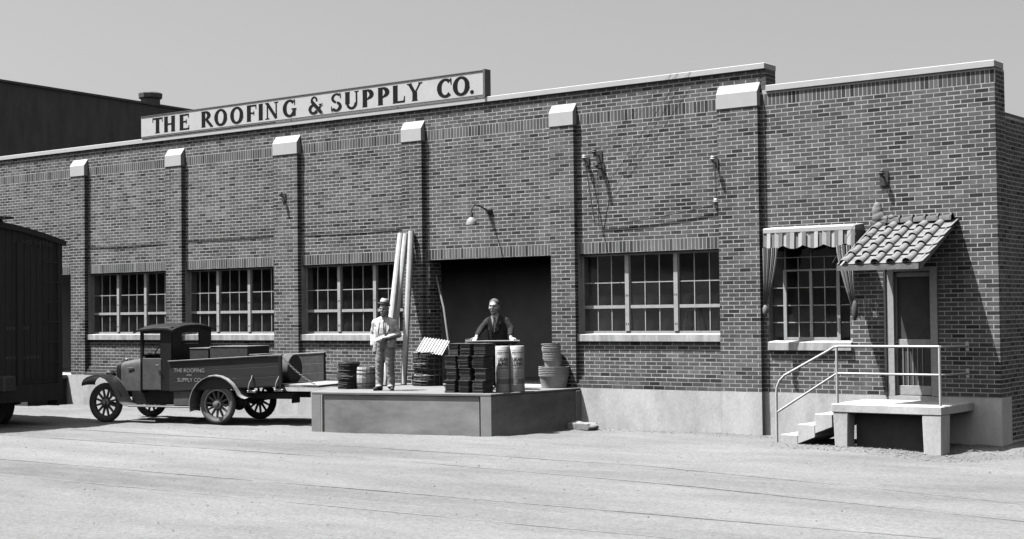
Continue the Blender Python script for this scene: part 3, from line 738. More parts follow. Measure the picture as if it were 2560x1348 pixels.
for k in range(3):
    x1 = -.85-.285*k; zt = z-.165*(k+1)
    b = MB(); b.hexa([(x1-.285, -1.22, max(-.0, zt-.30)), (x1, -1.22, max(.0, zt-.19)), (x1, -.15, max(.0, zt-.19)), (x1-.285, -.15, max(.0, zt-.30)), (x1-.285, -1.22, zt), (x1, -1.22, zt), (x1, -.15, zt), (x1-.285, -.15, zt)]); b.build('step', 'concrete', st, bevel=.008)
rl_ = thing('pipe_railing', 'white pipe handrail along the stoop and down its steps', 'railing', (-7.24, 0, -.07))
yr = -1.16; zh, zm = .85, .445; pr_ = .020
xl, xm, xr = -1.80, -.79, .80
def rb(pts, name, r=pr_): MB().tube(pts, r, 10).build(name, 'pipe_paint', rl_, smooth=60)
rb([(xr, yr, 0), (xr, yr, zh-.004)], 'post'); rb([(xm, yr, 0), (xm, yr, zh-.004)], 'post')
rb([(xl, yr, -.66), (xl, yr, .12), (xl+.012, yr, .22), (xl+.06, yr, .32), (xl+.14, yr, .40), (xm-.12, yr, zh-.06), (xm-.05, yr, zh-.015), (xm+.04, yr, zh), (xr, yr, zh)], 'top_rail')
rb([(xl, yr, -.17), (xm, yr, zm)], 'stair_rail', .017); rb([(xm, yr, zm), (xr, yr, zm)], 'middle_rail', .017)
rb([(xr, yr, zh-.002), (xr-.02, -.01, zh-.02)], 'wall_rail', .018); rb([(xr, yr, zm-.002), (xr-.02, -.01, zm-.02)], 'wall_rail', .016)
for zz in (zh-.02, zm-.02):
    b = MB(); b.box(xr-.045, xr+.005, -.014, -.003, zz-.07, zz+.07); b.build('wall_flange', 'steel', rl_, bevel=.004)

# ------------------------------------------------------------------ loading platforms
lp = thing('loading_platform', 'low grey loading platform with pale deck in front of the loading door', 'platform', (-15.3, -1.5, -.7))
def q3(x, y, z): return (x+15.3, y+1.5, z+.7)
FL, FR, BRr, BLl = (-16.93, -3.28), (-13.60, -2.45), (-13.42, -.11), (-18.9, -.11)
def inset(t, s_): return t
b = MB(); b.hexa([q3(*p, -.045) for p in (FL, FR, BRr, BLl)]+[q3(*p, 0.0) for p in (FL, FR, BRr, BLl)]); b.build('deck', 'deck', lp, bevel=.008)
def lerp2(a, b_, t): return (a[0]+(b_[0]-a[0])*t, a[1]+(b_[1]-a[1])*t)
def panel(a, b_, t0, t1, z0, z1, out, thick, name, m):
    d = Vector((b_[0]-a[0], b_[1]-a[1])).normalized(); n = Vector((d.y, -d.x))
    p, q = lerp2(a, b_, t0), lerp2(a, b_, t1)
    o0 = n*out; o1 = n*(out-thick)
    P = [(p[0]+o0.x, p[1]+o0.y), (q[0]+o0.x, q[1]+o0.y), (q[0]+o1.x, q[1]+o1.y), (p[0]+o1.x, p[1]+o1.y)]
    mb = MB(); mb.hexa([q3(*k_, z0) for k_ in P]+[q3(*k_, z1) for k_ in P]); return mb.build(name, m, lp, bevel=.003)
panel(FL, FR, .065, .935, -.80, -.05, -.02, .05, 'front_board', 'dockface')
panel(FL, FR, .0, .055, -.80, -.046, -.001, .1, 'corner_post', 'dockpost'); panel(FL, FR, .057, .063, -.80, -.048, .002, .06, 'batten', 'white')
panel(FL, FR, .943, 1.0, -.80, -.046, -.002, .1, 'corner_post', 'dockpost')
panel(FR, BRr, .0, .93, -.80, -.047, -.004, .05, 'side_board', 'dockface'); panel(FR, BRr, .94, .99, -.80, -.049, .02, .06, 'end_post', 'dockpost')
panel(BLl, FL, .02, .98, -.80, -.05, -.01, .05, 'side_board', 'dockface')
d2 = thing('side_dock', 'small concrete dock beside the boxcar at the far left door', 'platform', (-29.6, -.7, -.7))
b = MB(); b.box(-1.4, 1.42, -.55, .59, .60, .70); b.build('dock_slab', 'concrete', d2, bevel=.01)
b = MB(); b.box(-1.35, 1.38, -.48, .589, -.05, .598); b.build('dock_base', 'screen_and_shade', d2)  # shade on the dock's sides put into a dark base colour

# ------------------------------------------------------------------ the boxcar
M.update({'boxcar': mat('boxcar_paint', .045, .7, .25, 3, fine=.1, stretch=(1, 6, .4)), 'faint': mat('faded_car_lettering', .16, .8, .35, 30),
 'truckpaint': mat('truck_black_paint', .022, .5, .35, 6, fine=.2, spec=.22), 'fender': mat('dusty_fender_paint', .12, .38, .35, 5, fine=.15, spec=.5), 'fender_highlight': mat('fender_highlight_paint', .42, .6, .4, 5, fine=.15, spec=.4), 'doorpaint': mat('dusty_door_paint', .12, .5, .25, 8, fine=.15),
 'rubber': mat('tyre_rubber', .075, .75, .3, 10, fine=.15), 'rubber_dusty': mat('dusty_tyre_rubber', .26, .85, .3, 9, fine=.15), 'spoke': mat('wheel_wood', .16, .6, .25, 12), 'hub': mat('hub_metal', .4, .4, .2, 12, metal=.4),
 'bedwood': mat('dark_bed_boards', .03, .65, .35, 5, fine=.15, stretch=(.3, 1, 3)), 'tin': mat('lettering_cream', .6, .7, .15, 20),
 'cardboard': mat('dark_boxes', .06, .8, .3, 10), 'tarpaper': mat('tar_paper', .03, .7, .3, 8), 'shingle': mat('slate_shingle', .10, .9, .45, 14, fine=.3, fscale=60, stretch=(.4, .4, 6)),
 'shingle_light': mat('grey_shingle', .2, .9, .4, 14, fine=.3, fscale=60, stretch=(.4, .4, 6)),
 'kraft': mat('printed_wrapper', .9, .8, .16, 9, fine=.08), 'ink': mat('wrapper_ink', .045, .8, .3, 40), 'inkgrey': mat('wrapper_grey', .36, .8, .25, 30),
 'keg': mat('keg_wood', .95, .8, .12, 7, fine=.08, stretch=(6, 6, .5)), 'wirec': mat('wire_coil', .055, .7, .4, 25), 'band': mat('pale_coil_edge', .5, .85, .3, 40, fine=.2),
 'skin': mat('skin', .72, .55, .05, 12), 'hair': mat('grey_hair', .2, .8, .25, 60), 'suit_pale': mat('pale_suit', .98, .95, .08, 14, fine=.06), 'suit_grey': mat('grey_trousers', .58, .95, .1, 16, fine=.08),
 'shirt': mat('white_shirt', 1.0, .9, .03, 10), 'suit_black': mat('dark_suit', .034, .95, .2, 14, fine=.1), 'tie': mat('dark_tie', .09, .7, .4, 60), 'shoe': mat('dark_shoe', .06, .4, .2, 14), 'leather': mat('belt', .05, .5, .2, 10),
 'hat': mat('pale_hat', .85, .9, .06, 14), 'paper': mat('paper', .85, .8, .03, 8), 'lens': glass_mat('spectacle_glass', .92), 'dark': mat('dark_detail', .05, .6, .2, 10), 'pebble': mat('pebble', .33, .95, .4, 30), 'stone': mat('pale_stone', .5, .9, .25, 12, bump=.3, fine=.15)})
bc = thing('boxcar', 'black railway boxcar cut off by the left edge of the picture', 'boxcar', (-28.9, -5.65, -.7))
XE = -22.86+28.9; HW = 1.5; ZB, ZS = .78, 3.50
b = MB(); b.box(-6.04, XE, -HW, HW, ZB, ZS-.02); b.build('body', 'boxcar', bc)
for i in range(22):
    y = -HW+.01+i*(2*HW-.02)/22; MB().box(XE, XE+.014, y+.004, y+(2*HW-.02)/22-.004, ZB+.1, ZS+.02+.24*(1-((y+.06)/HW)**2)-.02).build('end_board', 'boxcar', bc)
for y in (-HW, HW-.1, -.55, .5): MB().box(XE+.015, XE+.06, y, y+.1, ZB-.1, ZS-.02).build('end_post', 'boxcar', bc)
prof = [(-HW-.07+(2*HW+.14)*i/14) for i in range(15)]
rz_ = lambda y: ZS+.30*(1-(abs(y)/HW)**1.5)
b = MB(); b.loft([[(x, y, rz_(y)+.05) for y in prof]+[(x, y, rz_(y)-.05) for y in prof[::-1]] for x in (-6.1, XE+.09)]); b.build('roof', 'boxcar', bc)
for k in range(3):
    y = -.32+k*.22; MB().box(-6.2, XE+.22, y, y+.2, ZS+.40, ZS+.44).build('running_board', 'boxcar', bc)
for x in (-5, -2, 1, 4, 5.8): MB().box(x, x+.06, -.35, .35, ZS+.33, ZS+.399).build('running_board_saddle', 'boxcar', bc)
for k in range(6): MB().tube([(XE+.10, 1.05, 1.2+k*.38), (XE+.10, 1.42, 1.2+k*.38)], .012, 6).build('ladder_rung', 'boxcar', bc)
MB().box(XE-.2, XE+.10, -HW+.02, HW-.02, ZB-.32, ZB-.002).build('end_sill', 'boxcar', bc)
b = MB(); b.box(XE+.1, XE+.42, -.09, .09, .72, .94); b.box(XE+.36, XE+.58, -.14, .12, .68, .98); b.build('coupler', 'iron', bc, bevel=.03)
b = MB(); b.tube([(XE+.12, -.9, 1.0), (XE+.12, -.9, 3.95)], .018, 6); b.tube([(XE+.12+.0, -.9+.2*math.cos(q*.3927), 3.9+.0+.2*math.sin(q*.3927)) for q in range(16)], .014, 6, closed=True); b.build('brake_staff', 'iron', bc)
for x in (XE-.9, XE-2.5):
    for y in (-.7175, .7175):
        b = MB(); b.lathe([(.06, -.06), (.42, -.06), (.42, .05), (.45, .055), (.45, .07), (.06, .07)], (x, y, .43), 28, 'y'); b.build('wheel', 'iron', bc, smooth=40)
    MB().tube([(x, -1.0, .43), (x, 1.0, .43)], .07, 10).build('axle', 'iron', bc)
for y in (-.95, .95): MB().prism([(XE-2.9, .5), (XE-2.3, .72), (XE-1.1, .72), (XE-.5, .5), (XE-.6, .38), (XE-1.2, .3), (XE-2.2, .3), (XE-2.8, .38)], y-.06, y+.06, 'y').build('truck_frame', 'iron', bc)
MB().box(-5.9, XE-.3, -.35, .35, .55, ZB-.01).build('underframe', 'boxcar', bc)
for y in (1.38,): MB().box(XE-.25, XE+.06, y, y+.05, .35, .60).build('sill_step', 'iron', bc)
put('car_number', text_mesh('car_number', 'MP 94966', .17, 'faint'), bc, (XE+.064, .94, 3.46), (R(90), 0, R(90)))
for zz, n_ in ((1.86, 7), (1.30, 10)):
    for k in range(n_): MB().box(XE+.0145, XE+.016, .28+k*.075, .28+k*.075+.05, zz-.035, zz+.035*random.uniform(.3, 1)).build('faded_stencil_mark', 'faint', bc)

# ------------------------------------------------------------------ the delivery truck
tk = thing('delivery_truck', 'old black open-bed delivery truck with wooden spoke wheels and painted side lettering', 'truck', (-22.24, -3.56, -.7), R(15))
def wheel(u, v, near, dusty=False):
    r = .385
    hub = MB(); s_ = -1 if near else 1
    hub.lathe([(.035, -.11), (.055, -.10), (.06, -.05), (.085, -.035), (.085, .035), (.06, .05)], axis='y', n=16)
    w = hub.build('wheel', 'hub', tk, smooth=40); w.location = (u, v, r); w.rotation_euler = (0, random.random(), 0 if near else math.pi)
    prof = []
    for k in range(13):
        q = 2*math.pi*k/12; prof.append((r-.062+.062*math.cos(q), .056*math.sin(q)))
    MB().lathe(prof, axis='y', n=40, cap=False).build('tyre', 'rubber_dusty' if dusty else 'rubber', w, smooth=60)
    MB().lathe([(.272, -.035), (.285, -.04), (.285, .04), (.255, .035), (.25, 0), (.255, -.035), (.272, -.035)], axis='y', n=36, cap=False).build('rim', 'hub' if dusty else 'spoke', w, smooth=40)
    sp = MB(); sp.loft([[(a_*.022, b_*.018, .07) for a_, b_ in ((-1, -1), (1, -1), (1, 1), (-1, 1))], [(a_*.016, b_*.02, .255) for a_, b_ in ((-1, -1), (1, -1), (1, 1), (-1, 1))]])
    me = sp.mesh('spoke', 'spoke', bevel=.004)
    for k in range(12): put('spoke', me, w, (0, 0, 0), (0, 2*math.pi*k/12, 0))
    return w
wheel(0, .0, True); wheel(2.56, .0, True, True); wheel(0, 1.45, False); wheel(2.56, 1.45, False)
T_ = lambda: MB()
for v in (.45, .98): T_().box(-.25, 3.95, v, v+.07, .47, .58).build('chassis_rail', 'truckpaint', tk)
T_().tube([(0, .05, .40), (0, .3, .34), (0, 1.15, .34), (0, 1.4, .40)], .03, 8).build('front_axle', 'iron', tk)
b = MB(); b.tube([(2.56, .05, .385), (2.56, 1.4, .385)], .045, 10); b.ell((2.56, .72, .385), (.15, .12, .16)); b.build('rear_axle', 'iron', tk, smooth=60)
for v in (.25, 1.18): T_().tube([(2.1, v, .5), (2.56, v, .34), (3.05, v, .5)], .025, 6).build('leaf_spring', 'iron', tk)
def arch(hw, z0, z1, n=10, k=.18):
    P = [(-hw, z0)]
    for i in range(n+1):
        q = math.pi*(1-i/n); P.append((hw*math.copysign(abs(math.cos(q))**.55, math.cos(q)), z1-k+k*math.sin(q)**.8))
    P.append((hw, z0)); return P
cv = .725
def ring(u, hw, z0, z1, k=.18): return [(u, cv+p[0], p[1]) for p in arch(hw, z0, z1, k=k)]
MB().loft([ring(-.10, .27, .60, 1.16), ring(-.085, .285, .58, 1.18), ring(.0, .285, .58, 1.18)]).build('radiator', 'truckpaint', tk, smooth=40)
MB().loft([ring(-.104, .22, .66, 1.06, .1), ring(-.101, .22, .66, 1.06, .1)]).build('radiator_core', 'iron', tk)
MB().lathe([(.03, 0), (.035, .03), (.015, .05)], (-.05, cv, 1.175), 12).build('radiator_cap', 'hub', tk, smooth=50)
MB().loft([ring(.001, .275, .60, 1.17), ring(.30, .315, .60, 1.215), ring(.60, .355, .60, 1.26)]).build('hood', 'fender', tk, smooth=40)
MB().loft([ring(.601, .365, .58, 1.268), ring(.68, .50, .58, 1.28), ring(.74, .62, .58, 1.29), ring(.775, .66, .58, 1.30)]).build('cowl', 'truckpaint', tk, smooth=45)
T_().tube([(.2, cv-.32, 1.04), (.36, cv-.335, 1.05)], .008, 6).build('hood_catch', 'hub', tk)
VN, VF = .08, 1.44
def cabside(v, s_):
    b = MB(); o0, o1 = (v, v+.035) if s_ < 0 else (v-.035, v)
    b.box(.74, .80, o0, o1, .62, 1.78); b.box(1.20, 1.46, o0, o1, .62, 1.84); b.box(.80, 1.20, o0, o1, 1.72, 1.80); return b.build('cab_side', 'truckpaint', tk, bevel=.006)
cabside(VN, -1); cabside(VF, 1)
for v, s_ in ((VN, -1), (VF, 1)):
    o0, o1 = (v-.012, v+.03) if s_ < 0 else (v-.03, v+.012)
    d_ = MB(); d_.box(.80, 1.235, o0, o1, .63, 1.235); dd = d_.build('door', 'doorpaint', tk, bevel=.012)
    e_ = o0-.03 if s_ < 0 else o1+.002
    MB().tube([(1.13, e_, 1.11), (1.20, e_, 1.11)], .010, 6).build('handle', 'hub', dd)
    MB().box(.80, 1.235, o0-.004 if s_ < 0 else o1, o0 if s_ < 0 else o1+.004, 1.236, 1.256).build('belt_moulding', 'truckpaint', dd)
b = MB(); bx0, bx1 = 1.435, 1.465
b.box(bx0, bx1, VN+.036, .42, .62, 1.84); b.box(bx0, bx1, 1.02, VF-.036, .62, 1.84); b.box(bx0, bx1, .42, 1.02, .62, 1.50); b.box(bx0, bx1, .42, 1.02, 1.73, 1.86); b.build('cab_back', 'truckpaint', tk)
MB().box(bx0+.01, bx0+.014, .42, 1.02, 1.50, 1.73).build('rear_window', 'glass', tk)
b = MB(); b.box(.75, .785, VN+.036, VF-.036, 1.27, 1.31); b.box(.75, .785, VN+.036, VF-.036, 1.72, 1.79); b.box(.75, .785, VN+.036, VN+.07, 1.31, 1.72); b.box(.75, .785, VF-.07, VF-.036, 1.31, 1.72); b.build('windshield_frame', 'truckpaint', tk)
MB().box(.765, .769, VN+.07, VF-.07, 1.31, 1.72).build('windshield', 'glass', tk)
rings = []
for u, dz in ((.62, -.055), (.67, -.03), (.75, -.005), (1.1, .02), (1.40, .015), (1.52, -.02)):
    top = [(u, VN-.05+(VF-VN+.1)*i/12, 1.80+dz+.10*(1-abs(2*i/12-1)**2.4)) for i in range(13)]
    rings.append(top+[(p[0], p[1], p[2]-.035) for p in top[::-1]])
MB().loft(rings).build('cab_roof', 'truckpaint', tk, smooth=40)
b = MB(); b.box(1.0, 1.42, VN+.05, VF-.05, .75, .98); b.box(1.34, 1.43, VN+.05, VF-.05, .98, 1.42); b.build('seat', 'dark', tk, bevel=.03)
b = MB(); b.tube([(.98+.10*math.cos(q*.3142)*.5, .42+.19*math.sin(q*.3142), 1.32+.19*math.cos(q*.3142)*.85) for q in range(20)], .013, 6, closed=True); b.tube([(.98, .42, 1.32), (.72, .42, 1.05)], .016, 6); b.build('steering_wheel', 'dark', tk)
def ribbon(path, v0, v1, crown, th, name, m, nv=6):
    rings = []
    for (u, z_) in path:
        tp = [(u, v0+(v1-v0)*j/nv, z_-crown*(2*j/nv-1)**2) for j in range(nv+1)]
        rings.append(tp)
    b = MB(); n = nv+1; vs = [p for r_ in rings for p in r_]; m2 = len(vs); c0 = Vector((sum(p[0] for p in path)/len(path), 0, .35))
    vs2 = []
    for p in vs:
        d_ = Vector((c0.x-p[0], 0, c0.z-p[2])).normalized()*th; vs2.append((p[0]+d_.x, p[1], p[2]+d_.z))
    fs = []
    for i in range(len(rings)-1):
        for j in range(nv):
            a_ = i*n+j; q_ = (a_, a_+1, a_+n+1, a_+n); fs.append(q_); fs.append(tuple(k+m2 for k in q_[::-1]))
        for j in (0, nv): a_ = i*n+j; fs.append((a_, a_+n, a_+n+m2, a_+m2))
    for i in (0, len(rings)-1):
        for j in range(nv): a_ = i*n+j; fs.append((a_, a_+1, a_+1+m2, a_+m2))
    b.add(vs+vs2, fs); return b.build(name, m, tk, smooth=50)
FF = [(-.475, .735), (-.465, .79), (-.43, .845), (-.35, .895), (-.22, .93), (-.06, .925), (.08, .875), (.19, .78), (.28, .65), (.35, .52), (.43, .41), (.54, .35), (.66, .335)]
ribbon(FF, -.14, .26, .014, .018, 'front_fender', 'fender'); ribbon(FF, 1.19, 1.59, .014, .018, 'front_fender', 'fender')
RF = [(2.56+.56*math.cos(R(a_)), .40+.56*math.sin(R(a_))*.98) for a_ in (195, 180, 165, 150, 135, 120, 105, 90, 75, 60, 45, 32, 20)]+[(3.16, .54), (3.24, .52)]
ribbon(RF, -.14, .20, .02, .018, 'rear_fender', 'fender_highlight'); ribbon(RF, 1.25, 1.59, .02, .018, 'rear_fender', 'fender')  # near rear fender: bright highlight put into its base colour
for v in (-.13, 1.2): T_().box(.60, 2.04, v, v+.38, .315, .34).build('running_board', 'fender', tk, bevel=.006)
for v in (.26, 1.17): T_().box(.42, 2.0, v, v+.02, .345, .61).build('splash_apron', 'truckpaint', tk)
T_().box(1.58, 1.99, -.03, .25, .345, .63).build('tool_box', 'doorpaint', tk, bevel=.012)
for v in (.36, 1.09):
    b = MB(); b.lathe([(.03, .10), (.085, .06), (.105, .0), (.11, -.03), (.10, -.04)], (-.16, v, .90), 20, 'x'); h_ = b.build('headlamp', 'truckpaint', tk, smooth=50)
    MB().lathe([(.098, -.041), (.06, -.052), (.01, -.056)], (-.16, v, .90), 20, 'x').build('lens', 'hub', h_, smooth=50)
    MB().tube([(-.16, v, .86), (-.10, v+(.1 if v < .7 else -.1), .6)], .015, 6).build('bracket', 'iron', h_)
# the bed rises slightly to the rear
def zb(u): return .05*(u-1.5)
def bedbox(u0, u1, v0, v1, z0, z1, name, m, par=None, v0t=None, v1t=None):
    a0, a1 = zb(u0), zb(u1); b = MB(); t0 = v0 if v0t is None else v0t; t1 = v1 if v1t is None else v1t
    b.hexa([(u0, v0, z0+a0), (u1, v0, z0+a1), (u1, v1, z0+a1), (u0, v1, z0+a0), (u0, t0, z1+a0), (u1, t0, z1+a1), (u1, t1, z1+a1), (u0, t1, z1+a0)]); return b.build(name, m, par or tk, bevel=.005)
UB = 3.98
bedbox(1.52, UB, -.03, 1.50, .60, .65, 'bed_floor', 'bedwood')
for k in range(3):
    bedbox(1.52, UB, -.06, -.03, .62+k*.185, .62+k*.185+.1835, 'bed_side_plank', 'bedwood'); bedbox(1.52, UB, 1.50, 1.53, .62+k*.185, .62+k*.185+.1835, 'bed_side_plank', 'doorpaint')
    bedbox(1.49, 1.52, -.03, 1.50, .655+k*.185, .655+k*.185+.18, 'bed_front_plank', 'bedwood')
bedbox(1.49, UB+.02, -.085, -.02, 1.176, 1.20, 'bed_top_rail', 'fender'); bedbox(1.49, UB+.02, 1.49, 1.56, 1.176, 1.20, 'bed_top_rail', 'tin')
for u in (UB-.05,):
    bedbox(u, u+.06, -.10, -.061, .55, 1.175, 'stake', 'truckpaint'); bedbox(u, u+.06, 1.531, 1.57, .55, 1.175, 'stake', 'truckpaint')
for u in (3.30, 3.88):
    z0 = .62+zb(u); MB().tube([(u+.06, -.075, z0+.22), (u+.055, -.09, z0+.16), (u+.02, -.11, z0+.08), (u, -.115, z0-.02), (u, -.10, z0-.07)], .014, 8).build('stake_hook', 'tin', tk, smooth=60)
    T_().box(u-.05, u+.14, -.10, -.02, z0-.10, z0-.055).build('hook_plate', 'hub', tk, bevel=.008)
zt = .64+zb(UB)
tg = MB(); tg.hexa([(UB+.03, -.03, zt-.045), (UB+.03, 1.50, zt-.045), (UB+.03, 1.50, zt), (UB+.03, -.03, zt), (UB+.75, -.03, zt-.05), (UB+.75, 1.50, zt-.05), (UB+.75, 1.50, zt-.005), (UB+.75, -.03, zt-.005)])
tg.build('tailgate', 'wood', tk, bevel=.004)
def chain(a_, b_, sag):
    a_, b_ = Vector(a_), Vector(b_); n = 22; mb = MB(); P = [a_.lerp(b_, i/n)-Vector((0, 0, sag*4*(i/n)*(1-i/n))) for i in range(n+1)]
    for i in range(n):
        c_ = (P[i]+P[i+1])/2; d_ = (P[i+1]-P[i]); L_ = d_.length*.68; d_.normalize(); s_ = Vector((0, 1, 0)) if i % 2 else d_.cross(Vector((0, 1, 0)))
        mb.tube([c_+d_*L_*math.cos(q*math.pi/4)+s_*.015*math.sin(q*math.pi/4) for q in range(8)], .0065, 5, closed=True)
    mb.build('tailgate_chain', 'hub', tk)
chain((UB+.03, -.07, 1.26), (UB+.72, -.05, zt+.0), .05); chain((UB+.03, 1.55, 1.26), (UB+.72, 1.52, zt), .05)
b = MB(); b.box(UB-.01, UB-.005, .30, .60, .40, .55); lp_ = b.build('licence_plate', 'dark', tk)
MB().box(1.9, 2.3, .5, .95, .30, .46).build('fuel_tank', 'iron', tk, bevel=.05)
for zz, s_, sz in ((.99, 'THE ROOFING', .105), (.905, 'AND', .055), (.81, 'SUPPLY CO', .105)): put('side_lettering', text_mesh('side_lettering', s_, sz, 'tin'), tk, (1.96, -.0635, zz+zb(1.96)), (R(90), 0, 0))
# cargo on the truck
rz15 = R(15); ca, sa = math.cos(rz15), math.sin(rz15)
def tw(u, v, z_): return (-22.24+u*ca-v*sa, -3.56+u*sa+v*ca, -.7+z_)
def crate(u, v, z_, a_, b_, h_, label, rz=0):
    t = thing('cargo_box', label, 'box', tw(u, v, z_), rz15+rz, 'boxes on the truck bed')
    MB().box(-a_/2, a_/2, -b_/2, b_/2, 0, h_).build('carton', 'cardboard', t, bevel=.012)
    MB().box(-a_/2-.006, a_/2+.006, -b_/2-.006, b_/2+.006, h_+.001, h_+.022).build('lid', 'trim', t, bevel=.006)  # sunlit top of the dark box put into the lid's paler grey
    return t
crate(1.95, .62, .672, .42, .7, .74, 'dark box with worn label stacked behind the truck cab', .03); crate(2.66, .60, .715, .85, .75, .73, 'long flat-topped dark box in the middle of the truck bed', -.02); crate(3.22, .45, .735, .2, .5, .56, 'small low dark box next to the rolled roofing on the truck')
rb_ = thing('roofing_drum', 'large dark-ended drum lying at the rear of the truck bed', 'drum', tw(3.48, .62, .755+.27), rz15)
MB().lathe([(.262, -.37), (.27, -.37), (.27, .37), (.262, .37)], axis='x', n=36).build('shell', 'roofing', rb_, smooth=40)
MB().lathe([(.20, .371), (.268, .372), (.268, .38), (.20, .382)], axis='x', n=36).build('drum_end', 'tarpaper', rb_, smooth=40)
MB().lathe([(.005, .36), (.20, .3725)], axis='x', n=36, cap=False).build('end_cover', 'tarpaper', rb_)

# ------------------------------------------------------------------ goods on the loading platform
def coil(x, y, z_, r, h, label, group, turns=26, m='wirec', edge=None, seed=0):
    t = thing('wire_coil', label, 'wire coil', (x, y, z_), 0, group); rnd = random.Random(seed)
    mb = MB()
    for k in range(turns):
        zz = h*(k+.5)/turns; rr = r-.012+rnd.uniform(-.012, .010); ph = rnd.random()*6
        mb.tube([(rr*math.cos(q*.2618)+.004*math.sin(q*1.7+ph), rr*math.sin(q*.2618), zz+.006*math.sin(q*.9+ph)) for q in range(24)], h/turns*.62, 4, closed=True)
    mb.build('wire', m, t, smooth=60)
    MB().lathe([(r*.55, .004), (r-.03, .004), (r-.03, h-.004), (r*.55, h-.004), (r*.55, .004)], n=24, cap=False).build('core', 'wirec', t)
    if edge:
        mb = MB()
        for k in range(5): mb.tube([((r-.01-.012*k+rnd.uniform(-.008, .012))*math.cos(q*.2618), (r-.01-.012*k+rnd.uniform(-.008, .012))*math.sin(q*.2618), h-.008+.004*(k % 2)+rnd.uniform(-.006, .010)) for q in range(24)], .008, 4, closed=True)
        for k in range(14):
            a_ = k/14*6.283; mb.tube([((r+.004)*math.cos(a_), (r+.004)*math.sin(a_), .0), ((r+.004)*math.cos(a_), (r+.004)*math.sin(a_), h)], .004, 4)
        mb.build('edge_binding', 'band', t)
    return t
coil(-17.06, -2.2, 0, .205, .245, 'dark wire coil standing on the deck left of the white keg', 'dark barbed wire coils', seed=1)
coil(-17.07, -2.19, .25, .20, .245, 'upper dark wire coil stacked beside the white keg', 'dark barbed wire coils', seed=2)
ords = ('bottom', 'second from bottom', 'third from bottom', 'third from top', 'second from top', 'top')
for k in range(6):
    coil(-16.47+random.uniform(-.012, .012), -.68+random.uniform(-.012, .012), k*.105, .275+random.uniform(-.01, .008), .10, ords[k]+' roll in the pale-edged pile left of the shingle bundles', 'pale-edged wire rolls', 7, edge=True, seed=10+k)
k_ = thing('nail_keg', 'whitish wooden keg with thin hoops beside the man in the hat', 'keg', (-16.77, -2.06, 0))
n = 16
for i in range(n):
    a0, a1 = 2*math.pi*i/n+.012, 2*math.pi*(i+1)/n-.012; rings = []
    for zz, rr in ((0, .163), (.1, .178), (.2, .184), (.3, .178), (.395, .163)):
        rings.append([(rr*math.cos(a0), rr*math.sin(a0), zz), (rr*math.cos(a1), rr*math.sin(a1), zz), ((rr-.02)*math.cos(a1), (rr-.02)*math.sin(a1), zz), ((rr-.02)*math.cos(a0), (rr-.02)*math.sin(a0), zz)])
    MB().loft(rings).build('stave', 'keg', k_)
for zz, rr in ((.05, .174), (.11, .182), (.28, .183), (.345, .176)): MB().lathe([(rr-.004, -.006), (rr+.002, -.006), (rr+.002, .006), (rr-.004, .006), (rr-.004, -.006)], (0, 0, zz), 32, cap=False).build('hoop', 'trim', k_)
MB().lathe([(.002, .37), (.155, .37), (.155, .38), (.002, .38)], n=24).build('lid', 'keg', k_)
# downspout pipes leaning on the wall
def pipe(a_, b_, r, label):
    a_, b_ = Vector(a_), Vector(b_); d_ = (b_-a_); L_ = d_.length; mb = MB(); ph = 16; P = []
    for zz in (0, L_):
        P.append([((r+.0022*(k % 4 == 0))*math.cos(2*math.pi*k/(2*ph)), (r+.0022*(k % 4 == 0))*math.sin(2*math.pi*k/(2*ph)), zz) for k in range(2*ph)])
    P2 = [[(x*.93, y*.93, zz) for (x, y, zz) in r_] for r_ in P]
    mb.loft([P[0], P[1], P2[1], P2[0], P[0]], cap=False)
    o = mb.build('downspout_pipe', 'steel', smooth=30); o.location = a_; o.rotation_mode = 'QUATERNION'; o.rotation_quaternion = d_.to_track_quat('Z', 'X')
    return tag(o, label, 'pipe', 'leaning downspout pipes')
pipe((-17.10, -.66, .004), (-17.30, -.175, 2.93), .058, 'rightmost leaning metal pipe, in front of the fourth pilaster')
pipe((-17.25, -.92, .004), (-17.44, -.175, 2.88), .056, 'middle one of the three leaning metal pipes')
pipe((-17.10, -1.22, .004), (-17.57, -.18, 2.89), .056, 'leftmost leaning metal pipe, passing behind the man in the hat')
t = thing('paint_can', 'small dull can at the foot of the leaning pipes', 'can', (-16.95, -.50, 0))
MB().lathe([(.06, 0), (.065, .01), (.062, .02), (.062, .2), (.066, .21), (.06, .215)], n=20).build('can_body', 'trim', t, smooth=40); MB().tube([(-.06, 0, .17), (0, -.075, .12), (.06, 0, .17)], .004, 5).build('bail', 'iron', t)
# corrugated sheet lying on the pile
cs = MB(); nn = 40; L_ = .62; rows = []
for j in range(2):
    rows.append([(i/nn*.5-.25, -L_/2+j*L_, .012*math.sin(i/nn*2*math.pi*9)) for i in range(nn+1)])
vs = rows[0]+rows[1]; m_ = len(vs); vs2 = [(p[0], p[1], p[2]-.004) for p in vs]
fs = [(i, i+1, nn+2+i, nn+1+i) for i in range(nn)]; fs2 = [tuple(k+m_ for k in f_[::-1]) for f_ in fs]
cs.add(vs+vs2, fs+fs2+[(i, i+m_, i+1+m_, i+1) for i in range(nn)]+[(nn+1+i, nn+2+i, nn+2+i+m_, nn+1+i+m_) for i in range(nn)])
o = cs.build('corrugated_sheet', 'steel', fix=True); o.location = (-16.40, -.62, .735); o.rotation_euler = (R(24), R(8), R(28))
tag(o, 'short corrugated metal sheet propped on the pale-edged rolls', 'metal sheet')
